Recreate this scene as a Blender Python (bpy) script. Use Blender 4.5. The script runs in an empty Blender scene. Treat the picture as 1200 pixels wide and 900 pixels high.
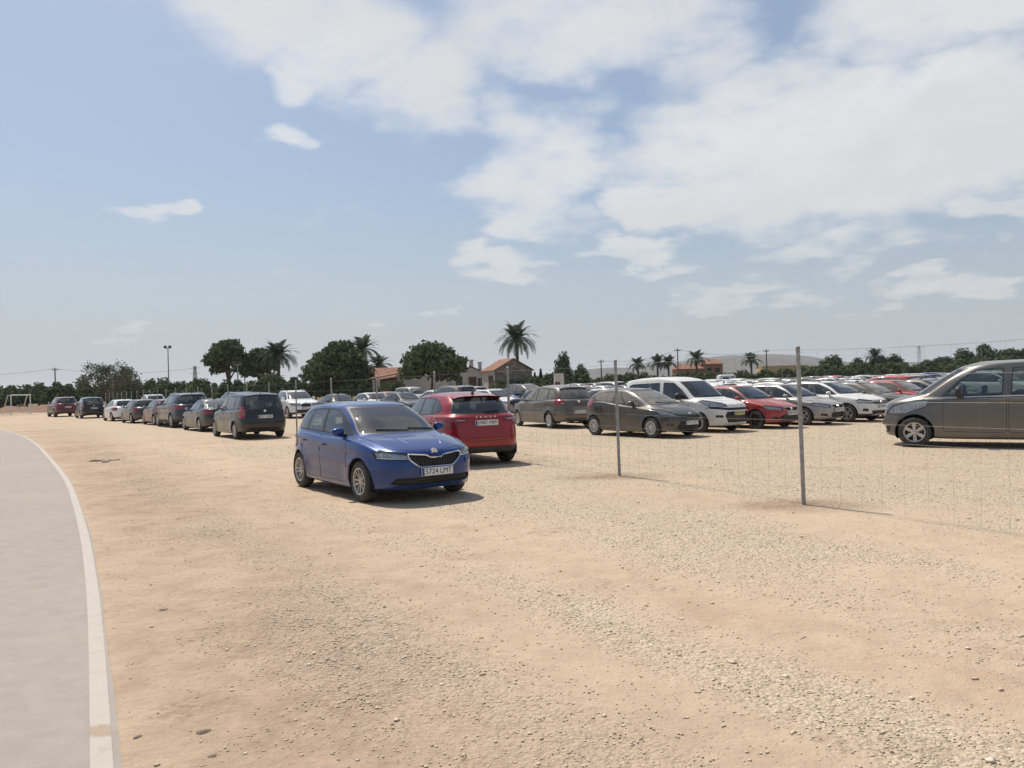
import bpy, bmesh, math, random
import numpy as np
from mathutils import Vector, Matrix
from mathutils.bvhtree import BVHTree

R = math.radians
S = bpy.context.scene
COL = S.collection

# ------------------------------------------------------------------ camera
CAM_H = 1.66
cam_d = bpy.data.cameras.new('camera')
cam_d.sensor_width = 36.0
cam_d.lens = 27.0
cam_d.clip_start = 0.05
cam_d.clip_end = 30000
cam = bpy.data.objects.new('camera', cam_d)
COL.objects.link(cam)
cam.location = (0, 0, CAM_H)
# handheld phone: almost level, rolled 1.6 degrees clockwise
cam.rotation_mode = 'XYZ'
cam.matrix_world = (Matrix.Translation((0, 0, CAM_H)) @ Matrix.Rotation(R(90.1), 4, 'X')
                    @ Matrix.Rotation(R(-1.6), 4, 'Z'))
S.camera = cam

# ------------------------------------------------------------------ sun and exposure
SUN_EL = 61.0
SUN_DIR = Vector((-0.60, 0.80, 0)).normalized()          # towards the sun, seen from above
sun_vec = Vector((SUN_DIR.x * math.cos(R(SUN_EL)), SUN_DIR.y * math.cos(R(SUN_EL)), math.sin(R(SUN_EL))))
sun_d = bpy.data.lights.new('sun', 'SUN')
sun_d.energy = 4.5
sun_d.angle = R(0.8)
sun_d.color = (1.0, 0.94, 0.85)
sun = bpy.data.objects.new('sun', sun_d)
COL.objects.link(sun)
sun.rotation_euler = sun_vec.to_track_quat('Z', 'Y').to_euler()
S.view_settings.view_transform = 'Standard'
S.view_settings.look = 'None'
S.view_settings.exposure = 0.08
S.view_settings.gamma = 1.0
S.view_settings.use_curve_mapping = False

# ------------------------------------------------------------------ node helpers
class NT:
    """Tiny wrapper so that node trees read as expressions."""
    def __init__(self, tree):
        self.t = tree
        tree.nodes.clear()
    def n(self, typ, **kw):
        nd = self.t.nodes.new(typ)
        for k, v in kw.items():
            if k == 'ins':
                for key, val in v.items():
                    self.put(nd.inputs[key], val)
            else:
                setattr(nd, k, v)
        return nd
    def put(self, sock, val):
        if isinstance(val, bpy.types.NodeSocket):
            self.t.links.new(val, sock)
        elif isinstance(val, (tuple, list)) and sock.type == 'RGBA' and len(val) == 3:
            sock.default_value = (*val, 1)
        else:
            sock.default_value = val
    def math(self, op, a, b=0.0, c=0.0, clamp=False):
        nd = self.n('ShaderNodeMath', operation=op, use_clamp=clamp)
        self.put(nd.inputs[0], a); self.put(nd.inputs[1], b); self.put(nd.inputs[2], c)
        return nd.outputs[0]
    def vmath(self, op, a, b=(0, 0, 0)):
        nd = self.n('ShaderNodeVectorMath', operation=op)
        self.put(nd.inputs[0], a)
        if op == 'SCALE':
            self.put(nd.inputs['Scale'], b)
        else:
            self.put(nd.inputs[1], b)
        return nd.outputs['Value'] if op in ('LENGTH', 'DOT_PRODUCT', 'DISTANCE') else nd.outputs[0]
    def mix(self, f, a, b, blend='MIX'):
        nd = self.n('ShaderNodeMix', data_type='RGBA', blend_type=blend, clamp_factor=True)
        self.put(nd.inputs[0], f); self.put(nd.inputs[6], a); self.put(nd.inputs[7], b)
        return nd.outputs[2]
    def noise(self, vec, scale, detail=4.0, rough=0.55, dist=0.0, out=0):
        nd = self.n('ShaderNodeTexNoise')
        if vec is not None:
            self.put(nd.inputs['Vector'], vec)
        nd.inputs['Scale'].default_value = scale
        nd.inputs['Detail'].default_value = detail
        nd.inputs['Roughness'].default_value = rough
        nd.inputs['Distortion'].default_value = dist
        return nd.outputs[out]
    def vor(self, vec, scale, out=0, feature='F1', rnd=1.0):
        nd = self.n('ShaderNodeTexVoronoi', feature=feature)
        if vec is not None:
            self.put(nd.inputs['Vector'], vec)
        nd.inputs['Scale'].default_value = scale
        nd.inputs['Randomness'].default_value = rnd
        return nd.outputs[out]
    def rng(self, v, a, b, c=0.0, d=1.0, smooth=True):
        nd = self.n('ShaderNodeMapRange', interpolation_type='SMOOTHSTEP' if smooth else 'LINEAR', clamp=True)
        self.put(nd.inputs[0], v)
        for i, q in enumerate((a, b, c, d)):
            self.put(nd.inputs[1 + i], q)
        return nd.outputs[0]
    def sep(self, v):
        nd = self.n('ShaderNodeSeparateXYZ'); self.put(nd.inputs[0], v)
        return nd.outputs
    def comb(self, x, y, z):
        nd = self.n('ShaderNodeCombineXYZ')
        for i, q in enumerate((x, y, z)):
            self.put(nd.inputs[i], q)
        return nd.outputs[0]
    def bump(self, h, strength=0.5, dist=0.01, normal=None):
        nd = self.n('ShaderNodeBump')
        nd.inputs['Strength'].default_value = strength
        nd.inputs['Distance'].default_value = dist
        self.put(nd.inputs['Height'], h)
        if normal is not None:
            self.put(nd.inputs['Normal'], normal)
        return nd.outputs[0]

# ------------------------------------------------------------------ world: hazy summer sky with broken cloud
world = bpy.data.worlds.new('World')
S.world = world
world.use_nodes = True
w = NT(world.node_tree)
sky = w.n('ShaderNodeTexSky', sky_type='NISHITA', sun_disc=False)
sky.sun_elevation = R(SUN_EL)
sky.sun_rotation = math.atan2(SUN_DIR.x, SUN_DIR.y)
sky.air_density = 1.0
sky.dust_density = 2.0
sky.ozone_density = 1.0
gen = w.n('ShaderNodeTexCoord').outputs['Generated']
dx, dy, dz = w.sep(gen)
zc = w.math('MAXIMUM', dz, 0.012)
# cloud-base coordinates (a curved deck, so that clouds keep some height near the horizon)
k = w.math('DIVIDE', 1.0, w.math('ADD', zc, 0.24))
plane = w.comb(w.math('MULTIPLY', dx, k), w.math('MULTIPLY', dy, k), w.math('MULTIPLY', dz, 0.8))
n_mid = w.noise(w.vmath('ADD', plane, (3.1, 7.7, 1.3)), 2.7, 7.0, 0.56, 0.25)
n_fine = w.noise(w.vmath('ADD', plane, (9.1, 2.2, 4.0)), 9.0, 5.0, 0.6, 0.2)
wob = w.n('ShaderNodeTexNoise'); wob.inputs['Scale'].default_value = 4.2; wob.inputs['Detail'].default_value = 5.0
w.put(wob.inputs['Vector'], plane)
az = w.math('MULTIPLY', w.math('ARCTAN2', dx, dy), 180 / math.pi)
el = w.math('MULTIPLY', w.math('ARCSINE', dz), 180 / math.pi)
bend = w.vmath('MULTIPLY', w.vmath('SUBTRACT', wob.outputs['Color'], (0.5, 0.5, 0.5)), (13.0, 7.0, 0.0))
bent = w.vmath('ADD', w.comb(az, el, 0.0), bend)
# cloud banks: bearing, elevation, half-width, half-height (degrees), strength
banks = [(25, 15.4, 19, 6.4, .62), (31, 23.5, 10, 5.5, .55), (2.5, 15.6, 6.2, 5.6, .48), (-17, 26, 7, 4, .42), (-11, 24, 6, 4, .45), (-5.5, 21.5, 5, 4, .40), (6, 25.2, 12, 3.8, .46), (14, 21.5, 6, 3, .32),
         (-15.6, 17.2, 2.4, 1.3, .46), (-24.3, 12.6, 2.0, 1.2, .40), (-14.2, 21.6, 2.6, 1.7, .42), (0, 11.8, 3.4, 1.5, .48), (0.3, 9.0, 3.8, 1.3, .46), (9.2, 9.4, 4.2, 1.4, .50), (12, 12.6, 5.5, 2.2, .52),
         (21, 8.7, 5.6, 1.7, .44), (30, 6.2, 3.8, 1.2, .48), (25.6, 5.2, 2.2, .9, .40), (16.5, 6.0, 5.5, 1.2, .40), (32.5, 9.9, 4.6, 1.3, .42), (-9.6, 4.4, 2.0, .8, .38), (-3.7, 5.6, 1.4, .7, .38), (-27, 4.0, 2.2, .8, .34),
         (52, 20, 12, 7, .5), (70, 34, 15, 8, .5), (-60, 38, 14, 7, .45), (100, 22, 14, 6, .5), (140, 30, 16, 8, .5), (-110, 25, 15, 6, .45), (-150, 36, 14, 8, .5), (20, 50, 18, 8, .5), (-30, 58, 16, 8, .4)]
lump = None
for (a_, e_, ha_, he_, st_) in banks:
    q_ = w.vmath('DIVIDE', w.vmath('SUBTRACT', bent, (a_, e_, 0.0)), (ha_, he_, 1.0))
    d_ = w.rng(w.vmath('LENGTH', q_), 0.35, 1.35, st_, 0.0)
    lump = d_ if lump is None else w.math('MAXIMUM', lump, d_)
cov = w.math('ADD', w.math('MULTIPLY', n_mid, 0.80), w.math('MULTIPLY', n_fine, 0.40))
cov = w.math('ADD', cov, lump)
dens = w.rng(cov, 0.67, 1.20)
thick = w.rng(w.math('ADD', cov, w.math('MULTIPLY', w.math('SUBTRACT', n_mid, 0.5), 0.9)), 0.80, 1.35)
haze_f = w.rng(dz, 0.0, 0.34, 1.0, 0.0)
haze_f = w.math('POWER', haze_f, 1.3)
sky_c = w.mix(0.30, sky.outputs[0], (3.6, 4.9, 6.6))
sky_c = w.mix(w.math('MULTIPLY', haze_f, 0.78), sky_c, (4.75, 5.15, 5.5))
cl_c = w.mix(thick, (8.2, 8.2, 8.1), (6.9, 6.9, 6.85))
cl_c = w.mix(w.math('MULTIPLY', haze_f, 0.70), cl_c, (5.7, 5.85, 6.0))
final = w.mix(w.math('MULTIPLY', dens, 0.93), sky_c, cl_c)
bg = w.n('ShaderNodeBackground', ins={'Color': final, 'Strength': 0.10})
wo = w.n('ShaderNodeOutputWorld')
w.t.links.new(bg.outputs[0], wo.inputs[0])

# ------------------------------------------------------------------ materials
def new_mat(name):
    m = bpy.data.materials.new(name)
    m.use_nodes = True
    return m, NT(m.node_tree)

def finish(m, t, bsdf, disp=None):
    out = t.n('ShaderNodeOutputMaterial')
    t.t.links.new(bsdf, out.inputs['Surface'])
    return m

def principled(t, **kw):
    b = t.n('ShaderNodeBsdfPrincipled')
    for kname, v in kw.items():
        t.put(b.inputs[kname.replace('_', ' ')], v)
    return b

def simple_mat(name, col, rough=0.6, metal=0.0, var=0.12, scale=8.0, coat=0.0, spec=0.5):
    m, t = new_mat(name)
    obj = t.n('ShaderNodeTexCoord').outputs['Object']
    nz = t.noise(obj, scale, 4.0)
    dark = tuple(c * (1 - var) for c in col)
    lite = tuple(min(1, c * (1 + var)) for c in col)
    c = t.mix(t.rng(nz, 0.3, 0.7), dark, lite)
    b = principled(t, Base_Color=c, Roughness=rough, Metallic=metal, Coat_Weight=coat, Specular_IOR_Level=spec)
    return finish(m, t, b.outputs[0])

DUST = (0.33, 0.285, 0.225)

def paint_mat(name, col, dust=0.25, metal=0.0, rough=0.32):
    """Car paint under clear coat with road dust: thick on what faces up and along the sills."""
    m, t = new_mat(name)
    obj = t.n('ShaderNodeTexCoord').outputs['Object']
    nrm = t.n('ShaderNodeNewGeometry').outputs['Normal']
    up = t.rng(t.sep(nrm)[2], 0.1, 0.95)
    zz = t.sep(obj)[2]
    lowz = t.rng(zz, 0.2, 0.75, 1.0, 0.0)
    nz = t.noise(obj, 3.0, 6.0, 0.62)
    nf = t.noise(obj, 60.0, 3.0, 0.6)
    amt = t.math('ADD', t.math('MULTIPLY', up, 0.80), t.math('MULTIPLY', lowz, 1.15))
    amt = t.math('ADD', amt, 0.22)
    amt = t.math('MULTIPLY', amt, t.rng(nz, 0.25, 0.75, 0.55, 1.25))
    amt = t.math('MULTIPLY', amt, t.rng(nf, 0.2, 0.8, 0.8, 1.15))
    amt = t.math('MULTIPLY', amt, dust, clamp=True)
    c = t.mix(amt, col, DUST)
    ro = t.math('ADD', t.math('MULTIPLY', amt, 0.55), rough, clamp=True)
    cw = t.math('MULTIPLY', t.math('SUBTRACT', 1.0, amt), 0.9, clamp=True)
    b = principled(t, Base_Color=c, Roughness=ro, Metallic=metal, Specular_IOR_Level=0.2, Coat_Weight=cw, Coat_Roughness=0.03 + 0.15 * dust)
    return finish(m, t, b.outputs[0])

def glass_mat(name, tint=(0.35, 0.40, 0.39), dust=0.08):
    m, t = new_mat(name)
    obj = t.n('ShaderNodeTexCoord').outputs['Object']
    tr = t.n('ShaderNodeBsdfTransparent', ins={'Color': tint})
    gl = t.n('ShaderNodeBsdfGlossy', ins={'Color': (0.95, 0.97, 1.0), 'Roughness': 0.03})
    fr = t.n('ShaderNodeFresnel', ins={'IOR': 1.55})
    ff = t.math('ADD', t.math('MULTIPLY', fr.outputs[0], 1.3), 0.03, clamp=True)
    mx = t.n('ShaderNodeMixShader')
    t.put(mx.inputs[0], ff)
    t.t.links.new(tr.outputs[0], mx.inputs[1]); t.t.links.new(gl.outputs[0], mx.inputs[2])
    df = t.n('ShaderNodeBsdfDiffuse', ins={'Color': (0.38, 0.34, 0.28)})
    nz = t.noise(obj, 4.0, 6.0, 0.65)
    da = t.math('MULTIPLY', t.rng(nz, 0.25, 0.75, 0.6, 1.3), dust, clamp=True)
    m2 = t.n('ShaderNodeMixShader')
    t.put(m2.inputs[0], da)
    t.t.links.new(mx.outputs[0], m2.inputs[1]); t.t.links.new(df.outputs[0], m2.inputs[2])
    return finish(m, t, m2.outputs[0])

M = {}
M['glass'] = glass_mat('window_glass', tint=(0.50, 0.57, 0.55), dust=0.035)
M['glass_clear'] = glass_mat('lamp_cover', tint=(0.92, 0.93, 0.94), dust=0.05)
M['glass_dusty'] = glass_mat('dusty_window_glass', tint=(0.30, 0.33, 0.32), dust=0.42)
M['black'] = simple_mat('black_plastic', (0.022, 0.022, 0.023), 0.55, var=0.2)
M['grey_plastic'] = simple_mat('dusty_black_plastic', (0.055, 0.052, 0.047), 0.75, var=0.3, scale=5)
M['seam'] = simple_mat('panel_gap', (0.008, 0.008, 0.008), 0.9)
M['lining'] = simple_mat('cabin_lining', (0.10, 0.10, 0.10), 0.9)
M['seat'] = simple_mat('seat_cloth', (0.045, 0.046, 0.05), 0.95, var=0.3)
M['dash'] = simple_mat('dashboard_plastic', (0.06, 0.06, 0.06), 0.7)
M['tyre'] = simple_mat('dusty_tyre_rubber', (0.055, 0.05, 0.044), 0.9, var=0.3, scale=14)
M['alloy'] = simple_mat('wheel_alloy', (0.50, 0.48, 0.45), 0.42, 0.75, var=0.15)
M['cover'] = simple_mat('wheel_cover', (0.46, 0.45, 0.43), 0.5, 0.2, var=0.15)
M['dark_rim'] = simple_mat('dark_wheel', (0.03, 0.03, 0.03), 0.5, 0.3)
M['brake'] = simple_mat('brake_disc', (0.10, 0.09, 0.085), 0.6, 0.5)
M['chrome'] = simple_mat('chrome_trim', (0.75, 0.75, 0.74), 0.16, 1.0, var=0.05)
M['reflector'] = simple_mat('lamp_reflector', (0.80, 0.80, 0.80), 0.28, 0.45, var=0.1, scale=30)
M['lamp_dark'] = simple_mat('lamp_housing', (0.78, 0.78, 0.77), 0.4, 0.0, var=0.25, scale=18)
M['amber'] = simple_mat('amber_lens', (0.55, 0.20, 0.03), 0.25, coat=0.6)
M['tail'] = simple_mat('red_lamp_lens', (0.22, 0.008, 0.011), 0.15, var=0.25, scale=14, coat=0.8)
M['tail_pale'] = simple_mat('pale_lamp_lens', (0.55, 0.42, 0.40), 0.2, var=0.2, scale=24, coat=0.8)
M['plate'] = simple_mat('number_plate', (0.72, 0.72, 0.69), 0.5, var=0.05)
M['plate_y'] = simple_mat('yellow_number_plate', (0.62, 0.56, 0.20), 0.5, var=0.05)
M['plate_blue'] = simple_mat('plate_band', (0.02, 0.05, 0.25), 0.5)
M['ink'] = simple_mat('plate_ink', (0.012, 0.012, 0.012), 0.6)
M['paper'] = simple_mat('paper_white', (0.7, 0.7, 0.68), 0.8)
M['mirror'] = simple_mat('mirror_glass', (0.7, 0.72, 0.74), 0.05, 1.0, var=0.02)

PAINT = {
    'blue':      paint_mat('paint_blue', (0.001, 0.036, 0.178), 0.04, 0.30, 0.22),
    'red':       paint_mat('paint_red', (0.27, 0.008, 0.016), 0.06, 0.15, 0.26),
    'crimson':   paint_mat('paint_crimson', (0.34, 0.014, 0.02), 0.22, 0.1),
    'darkred':   paint_mat('paint_dark_red', (0.10, 0.008, 0.014), 0.18, 0.2),
    'black':     paint_mat('paint_black', (0.006, 0.007, 0.009), 0.10, 0.0, 0.25),
    'graphite':  paint_mat('paint_graphite', (0.042, 0.042, 0.043), 0.26, 0.4),
    'vangrey':   paint_mat('paint_brown_grey', (0.120, 0.115, 0.108), 0.17, 0.5),
    'grey':      paint_mat('paint_dusty_grey', (0.105, 0.100, 0.094), 0.30, 0.45),
    'silver':    paint_mat('paint_silver', (0.36, 0.36, 0.36), 0.34, 0.45),
    'white':     paint_mat('paint_white', (0.78, 0.78, 0.77), 0.07),
    'dustywhite': paint_mat('paint_dusty_white', (0.74, 0.73, 0.70), 0.24),
    'slate':     paint_mat('paint_slate_blue', (0.022, 0.032, 0.050), 0.16, 0.3),
    'darkgreen': paint_mat('paint_dark_green_grey', (0.014, 0.020, 0.022), 0.18, 0.3),
    'bronze':    paint_mat('paint_orange_brown', (0.30, 0.11, 0.05), 0.25, 0.2),
}

# ------------------------------------------------------------------ mesh helpers
class MB:
    """Collects polygons and links them as one mesh."""
    def __init__(self):
        self.v = []; self.f = []; self.m = []
    def add(self, verts, faces, mi=0):
        o = len(self.v)
        self.v.extend([tuple(p) for p in verts])
        self.f.extend([tuple(i + o for i in f) for f in faces])
        self.m.extend([mi] * len(faces))
        return self
    def box(self, a, b, mi=0, mat=None):
        x0, y0, z0 = a; x1, y1, z1 = b
        vs = [(x0, y0, z0), (x1, y0, z0), (x1, y1, z0), (x0, y1, z0), (x0, y0, z1), (x1, y0, z1), (x1, y1, z1), (x0, y1, z1)]
        if mat is not None:
            vs = [mat @ Vector(p) for p in vs]
        return self.add(vs, [(0, 3, 2, 1), (4, 5, 6, 7), (0, 1, 5, 4), (1, 2, 6, 5), (2, 3, 7, 6), (3, 0, 4, 7)], mi)
    def rbox(self, c, size, r=0.2, mat=None, mi=0):
        """Box with chamfered edges (r is a share of the smallest side)."""
        sx, sy, sz = (q / 2 for q in size)
        k = r * min(sx, sy, sz) * 2
        bm = bmesh.new()
        bmesh.ops.create_cube(bm, size=1)
        for v in bm.verts:
            v.co = Vector((v.co.x * 2 * sx, v.co.y * 2 * sy, v.co.z * 2 * sz))
        bmesh.ops.bevel(bm, geom=bm.edges[:], offset=k, segments=2, affect='EDGES', profile=0.6)
        mm = Matrix.Translation(c) @ (mat if mat is not None else Matrix())
        vs = [mm @ v.co for v in bm.verts]
        bm.verts.index_update()
        fs = [[v.index for v in f.verts] for f in bm.faces]
        bm.free()
        return self.add(vs, fs, mi)
    def tube(self, pts, r, n=6, closed=False, mi=0, caps=True):
        pts = [Vector(p) for p in pts]
        k = len(pts)
        rr = r if isinstance(r, (list, tuple)) else [r] * k
        vs = []
        ref = None
        for i, p in enumerate(pts):
            a = pts[i - 1] if (i > 0 or closed) else p
            b = pts[(i + 1) % k] if (i < k - 1 or closed) else p
            d = (b - a)
            if d.length < 1e-9:
                d = Vector((0, 0, 1))
            d.normalize()
            if ref is None:
                ref = Vector((0, 0, 1)) if abs(d.z) < 0.9 else Vector((1, 0, 0))
            s = d.cross(ref)
            if s.length < 1e-4:
                s = d.cross(Vector((0.3, 0.5, 0.8)))
            s.normalize()
            u = s.cross(d)
            ref = u
            for j in range(n):
                an = 2 * math.pi * j / n
                vs.append(p + (s * math.cos(an) + u * math.sin(an)) * rr[i])
        fs = []
        for i in range(k if closed else k - 1):
            for j in range(n):
                a = i * n + j; b = i * n + (j + 1) % n
                c = ((i + 1) % k) * n + (j + 1) % n; d = ((i + 1) % k) * n + j
                fs.append((a, b, c, d))
        if caps and not closed:
            fs.append(tuple(range(n - 1, -1, -1)))
            fs.append(tuple((k - 1) * n + j for j in range(n)))
        return self.add(vs, fs, mi)
    def lathe(self, prof, n=24, axis='Y', c=(0, 0, 0), mi=0, a0=0.0, a1=2 * math.pi):
        """prof: (radius, along) pairs turned about an axis through c."""
        full = abs(a1 - a0 - 2 * math.pi) < 1e-6
        m = n if full else n + 1
        vs = []
        for (r, t) in prof:
            for j in range(m):
                a = a0 + (a1 - a0) * j / n
                p, q = r * math.cos(a), r * math.sin(a)
                if axis == 'Y':
                    vs.append((c[0] + p, c[1] + t, c[2] + q))
                elif axis == 'Z':
                    vs.append((c[0] + p, c[1] + q, c[2] + t))
                else:
                    vs.append((c[0] + t, c[1] + p, c[2] + q))
        fs = []
        for i in range(len(prof) - 1):
            for j in range(n):
                a = i * m + j; b = i * m + (j + 1) % m
                fs.append((a, b, b + m, a + m))
        return self.add(vs, fs, mi)
    def mesh(self, name, mats, smooth=True, angle=38.0, fix=False):
        me = bpy.data.meshes.new(name)
        me.from_pydata(self.v, [], self.f)
        for mt in (mats if isinstance(mats, (list, tuple)) else [mats]):
            me.materials.append(mt)
        if any(self.m):
            me.polygons.foreach_set('material_index', self.m)
        if fix:
            bm = bmesh.new(); bm.from_mesh(me)
            bmesh.ops.recalc_face_normals(bm, faces=bm.faces[:])
            bm.to_mesh(me); bm.free()
        if smooth:
            me.polygons.foreach_set('use_smooth', [True] * len(me.polygons))
            me.set_sharp_from_angle(angle=R(angle))
        me.update()
        return me

def link(name, data, parent=None, loc=None, mat4=None):
    o = bpy.data.objects.new(name, data)
    COL.objects.link(o)
    if parent is not None:
        o.parent = parent
    if mat4 is not None:
        o.matrix_local = mat4
    if loc is not None:
        o.location = loc
    return o

def tag(o, label=None, cat=None, group=None, kind=None):
    if label: o['label'] = label
    if cat: o['category'] = cat
    if group: o['group'] = group
    if kind: o['kind'] = kind
    return o

def text_mesh(body, size, depth=0.001):
    cu = bpy.data.curves.new('txt', 'FONT')
    cu.body = body
    cu.size = size
    cu.align_x = 'CENTER'; cu.align_y = 'CENTER'
    cu.extrude = depth
    cu.resolution_u = 2
    ob = bpy.data.objects.new('txt', cu)
    me = ob.to_mesh()
    vs = [v.co.copy() for v in me.vertices]
    fs = [tuple(p.vertices) for p in me.polygons]
    ob.to_mesh_clear()
    bpy.data.objects.remove(ob); bpy.data.curves.remove(cu)
    return vs, fs

def pip(pt, poly):
    x, y = pt
    c = False
    j = len(poly) - 1
    for i in range(len(poly)):
        xi, yi = poly[i]; xj, yj = poly[j]
        if (yi > y) != (yj > y) and x < (xj - xi) * (y - yi) / (yj - yi) + xi:
            c = not c
        j = i
    return c

def clip_half(poly, a, b):
    """Keep the part of poly to the left of the line a->b."""
    out = []
    def sd(p): return (b[0] - a[0]) * (p[1] - a[1]) - (b[1] - a[1]) * (p[0] - a[0])
    for i in range(len(poly)):
        p, q = poly[i], poly[(i + 1) % len(poly)]
        s, t = sd(p), sd(q)
        if s >= 0: out.append(p)
        if (s > 0 and t < 0) or (s < 0 and t > 0):
            k = s / (s - t)
            out.append((p[0] + (q[0] - p[0]) * k, p[1] + (q[1] - p[1]) * k))
    return out

def poly_area(p):
    return 0.5 * sum(p[i][0] * p[(i + 1) % len(p)][1] - p[(i + 1) % len(p)][0] * p[i][1] for i in range(len(p)))

def inset(poly, d):
    """Move every side of a polygon inwards by d."""
    if poly_area(poly) < 0: poly = poly[::-1]
    n = len(poly); out = []
    for i in range(n):
        p0, p1, p2 = Vector(poly[i - 1]), Vector(poly[i]), Vector(poly[(i + 1) % n])
        d1 = (p1 - p0).normalized(); d2 = (p2 - p1).normalized()
        n1 = Vector((-d1.y, d1.x)); n2 = Vector((-d2.y, d2.x))
        b = n1 + n2
        b = b / max(0.35, b.length_squared) * 2 if b.length > 1e-6 else n1
        out.append(tuple(p1 + b * d))
    return out

def round_poly(poly, r, seg=3):
    n = len(poly); out = []
    for i in range(n):
        p0, p1, p2 = Vector(poly[i - 1]), Vector(poly[i]), Vector(poly[(i + 1) % n])
        a, b = p0 - p1, p2 - p1
        k = min(r, a.length * 0.42, b.length * 0.42)
        A = p1 + a.normalized() * k; B = p1 + b.normalized() * k
        for s in range(seg + 1):
            t = s / seg
            out.append(tuple(A * (1 - t) ** 2 + p1 * 2 * t * (1 - t) + B * t * t))
    return out

# ================================================================== CARS
def catmull(P, sub):
    """P: (n, ..., 3) rings -> densified rings."""
    n = len(P); out = []
    for i in range(n - 1):
        p0 = P[i - 1] if i > 0 else 2 * P[0] - P[1]
        p1, p2 = P[i], P[i + 1]
        p3 = P[i + 2] if i + 2 < n else 2 * P[-1] - P[-2]
        for s in range(sub):
            t = s / sub
            m1 = (p2 - p0) * 0.42; m2 = (p3 - p1) * 0.42
            h00 = 2 * t ** 3 - 3 * t ** 2 + 1; h10 = t ** 3 - 2 * t ** 2 + t
            h01 = -2 * t ** 3 + 3 * t ** 2; h11 = t ** 3 - t ** 2
            out.append(h00 * p1 + h10 * m1 + h01 * p2 + h11 * m2)
    out.append(P[-1])
    return np.array(out)

def spline5(v, px):
    """Five heights along the car (front .. rear) -> height at px in [1, -1]."""
    v = np.array(v, float)
    t = np.clip((1 - px) / 2 * 4, 0, 4)
    i = np.minimum(t.astype(int), 3); f = t - i
    vp = np.concatenate([[2 * v[0] - v[1]], v, [2 * v[-1] - v[-2]]])
    p0, p1, p2, p3 = vp[i], vp[i + 1], vp[i + 2], vp[i + 3]
    m1 = (p2 - p0) * 0.4; m2 = (p3 - p1) * 0.4
    return (2 * f ** 3 - 3 * f ** 2 + 1) * p1 + (f ** 3 - 2 * f ** 2 + f) * m1 + (-2 * f ** 3 + 3 * f ** 2) * p2 + (f ** 3 - f ** 2) * m2

def lerp(a, b, t): return a + (b - a) * t

def car_rings(p):
    L, W, H, g = p['L'], p['W'], p['H'], p['gc']
    xc, zc, xh, zh = p['xc'], p['zc'], p['xh'], p['zh']          # cowl, header
    xt, zt, xr, zr = p['xt'], p['zt'], p['xr'], p['zr']          # base of rear glass, rear edge of roof
    b0, b1 = p['zbf'], p['zbr']                                  # belt line front / rear
    zn = p['zn']; nose = p.get('nose', 0.0)                      # bonnet edge
    wb, wr = p['wb'], p['wr']
    nf, nr = p.get('nf', 4.4), p.get('nr', 5.0)
    bm = lerp(b0, b1, 0.5)
    ztail = p.get('ztail', zt - 0.10); xtail = p.get('xtail', L - 0.05)
    rl = []
    def ring(z5, xf, xr_, w_, f=nf, r=nr): rl.append((z5, xf, xr_, w_, f, r))
    ring([g + .05, g, g, g, g + .10], .34, L - .34, .37 * W, 3.2, 3.2)
    ring([g + .03, g + .0, g, g + .01, g + .09], .11, L - .12, .462 * W)
    ring([g + .13, g + .10, g + .09, g + .10, g + .19], .03, L - .03, .490 * W)
    ring([.50, .46, .45, .47, .53], .0 + nose * .2, L, .4995 * W)
    ring([lerp(.50, zn, .66), .64, .66, .68, lerp(.53, ztail, .62)], .03 + nose * .6, lerp(L, xtail, .45), .4985 * W)
    ring([zn, lerp(zn, b0, .70) - .02, bm - .10, b1 - .08, ztail], .13 + nose, xtail, .492 * W)
    ring([lerp(zn, zc, .60), lerp(zn, b0, .90), bm - .045, b1 - .035, lerp(ztail, zt, .55)], lerp(.13 + nose, xc, .48), lerp(xtail, xt, .5), lerp(.492 * W, wb, .55), p.get('nh', nf), nr)
    ring([zc, b0 - .005, bm, b1, zt], xc, xt, wb, p.get('nw', 4.6), p.get('nb', nr))
    zs = H - p.get('rd', 0.10)                                   # height of the roof rail along the sides
    z9 = [zh - .035, zs - .0, zs + .02, zs - .0, zr - .035]
    ring([lerp(zc, zh, .52), lerp(b0, zs, .52), lerp(bm, zs, .52), lerp(b1, zs, .52), lerp(zt, zr, .52)],
         lerp(xc, xh, .50) - .015, lerp(xt, xr, .44) + .012, lerp(wb, wr, .42), p.get('nw', 4.6), p.get('nb', nr))
    ring(z9, xh - .05, xr + .03, wr, p.get('nw', 4.6), p.get('nb', nr))
    ring([zh + .015, zs + .045, zs + .065, zs + .045, zr + .012], xh + .10, xr - .06, wr - .085, 4.6, 4.6)
    ring([lerp(zh, H, .80), H - .022, H - .005, H - .018, lerp(zr, H, .75)], xh + .45, xr - .38, wr * .52, 3.6, 3.6)
    xm = (xh + xr) / 2
    ring([H - .002, H, H + .002, H, H - .002], xm - .25, xm + .25, .02, 3, 3)
    return rl

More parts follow.
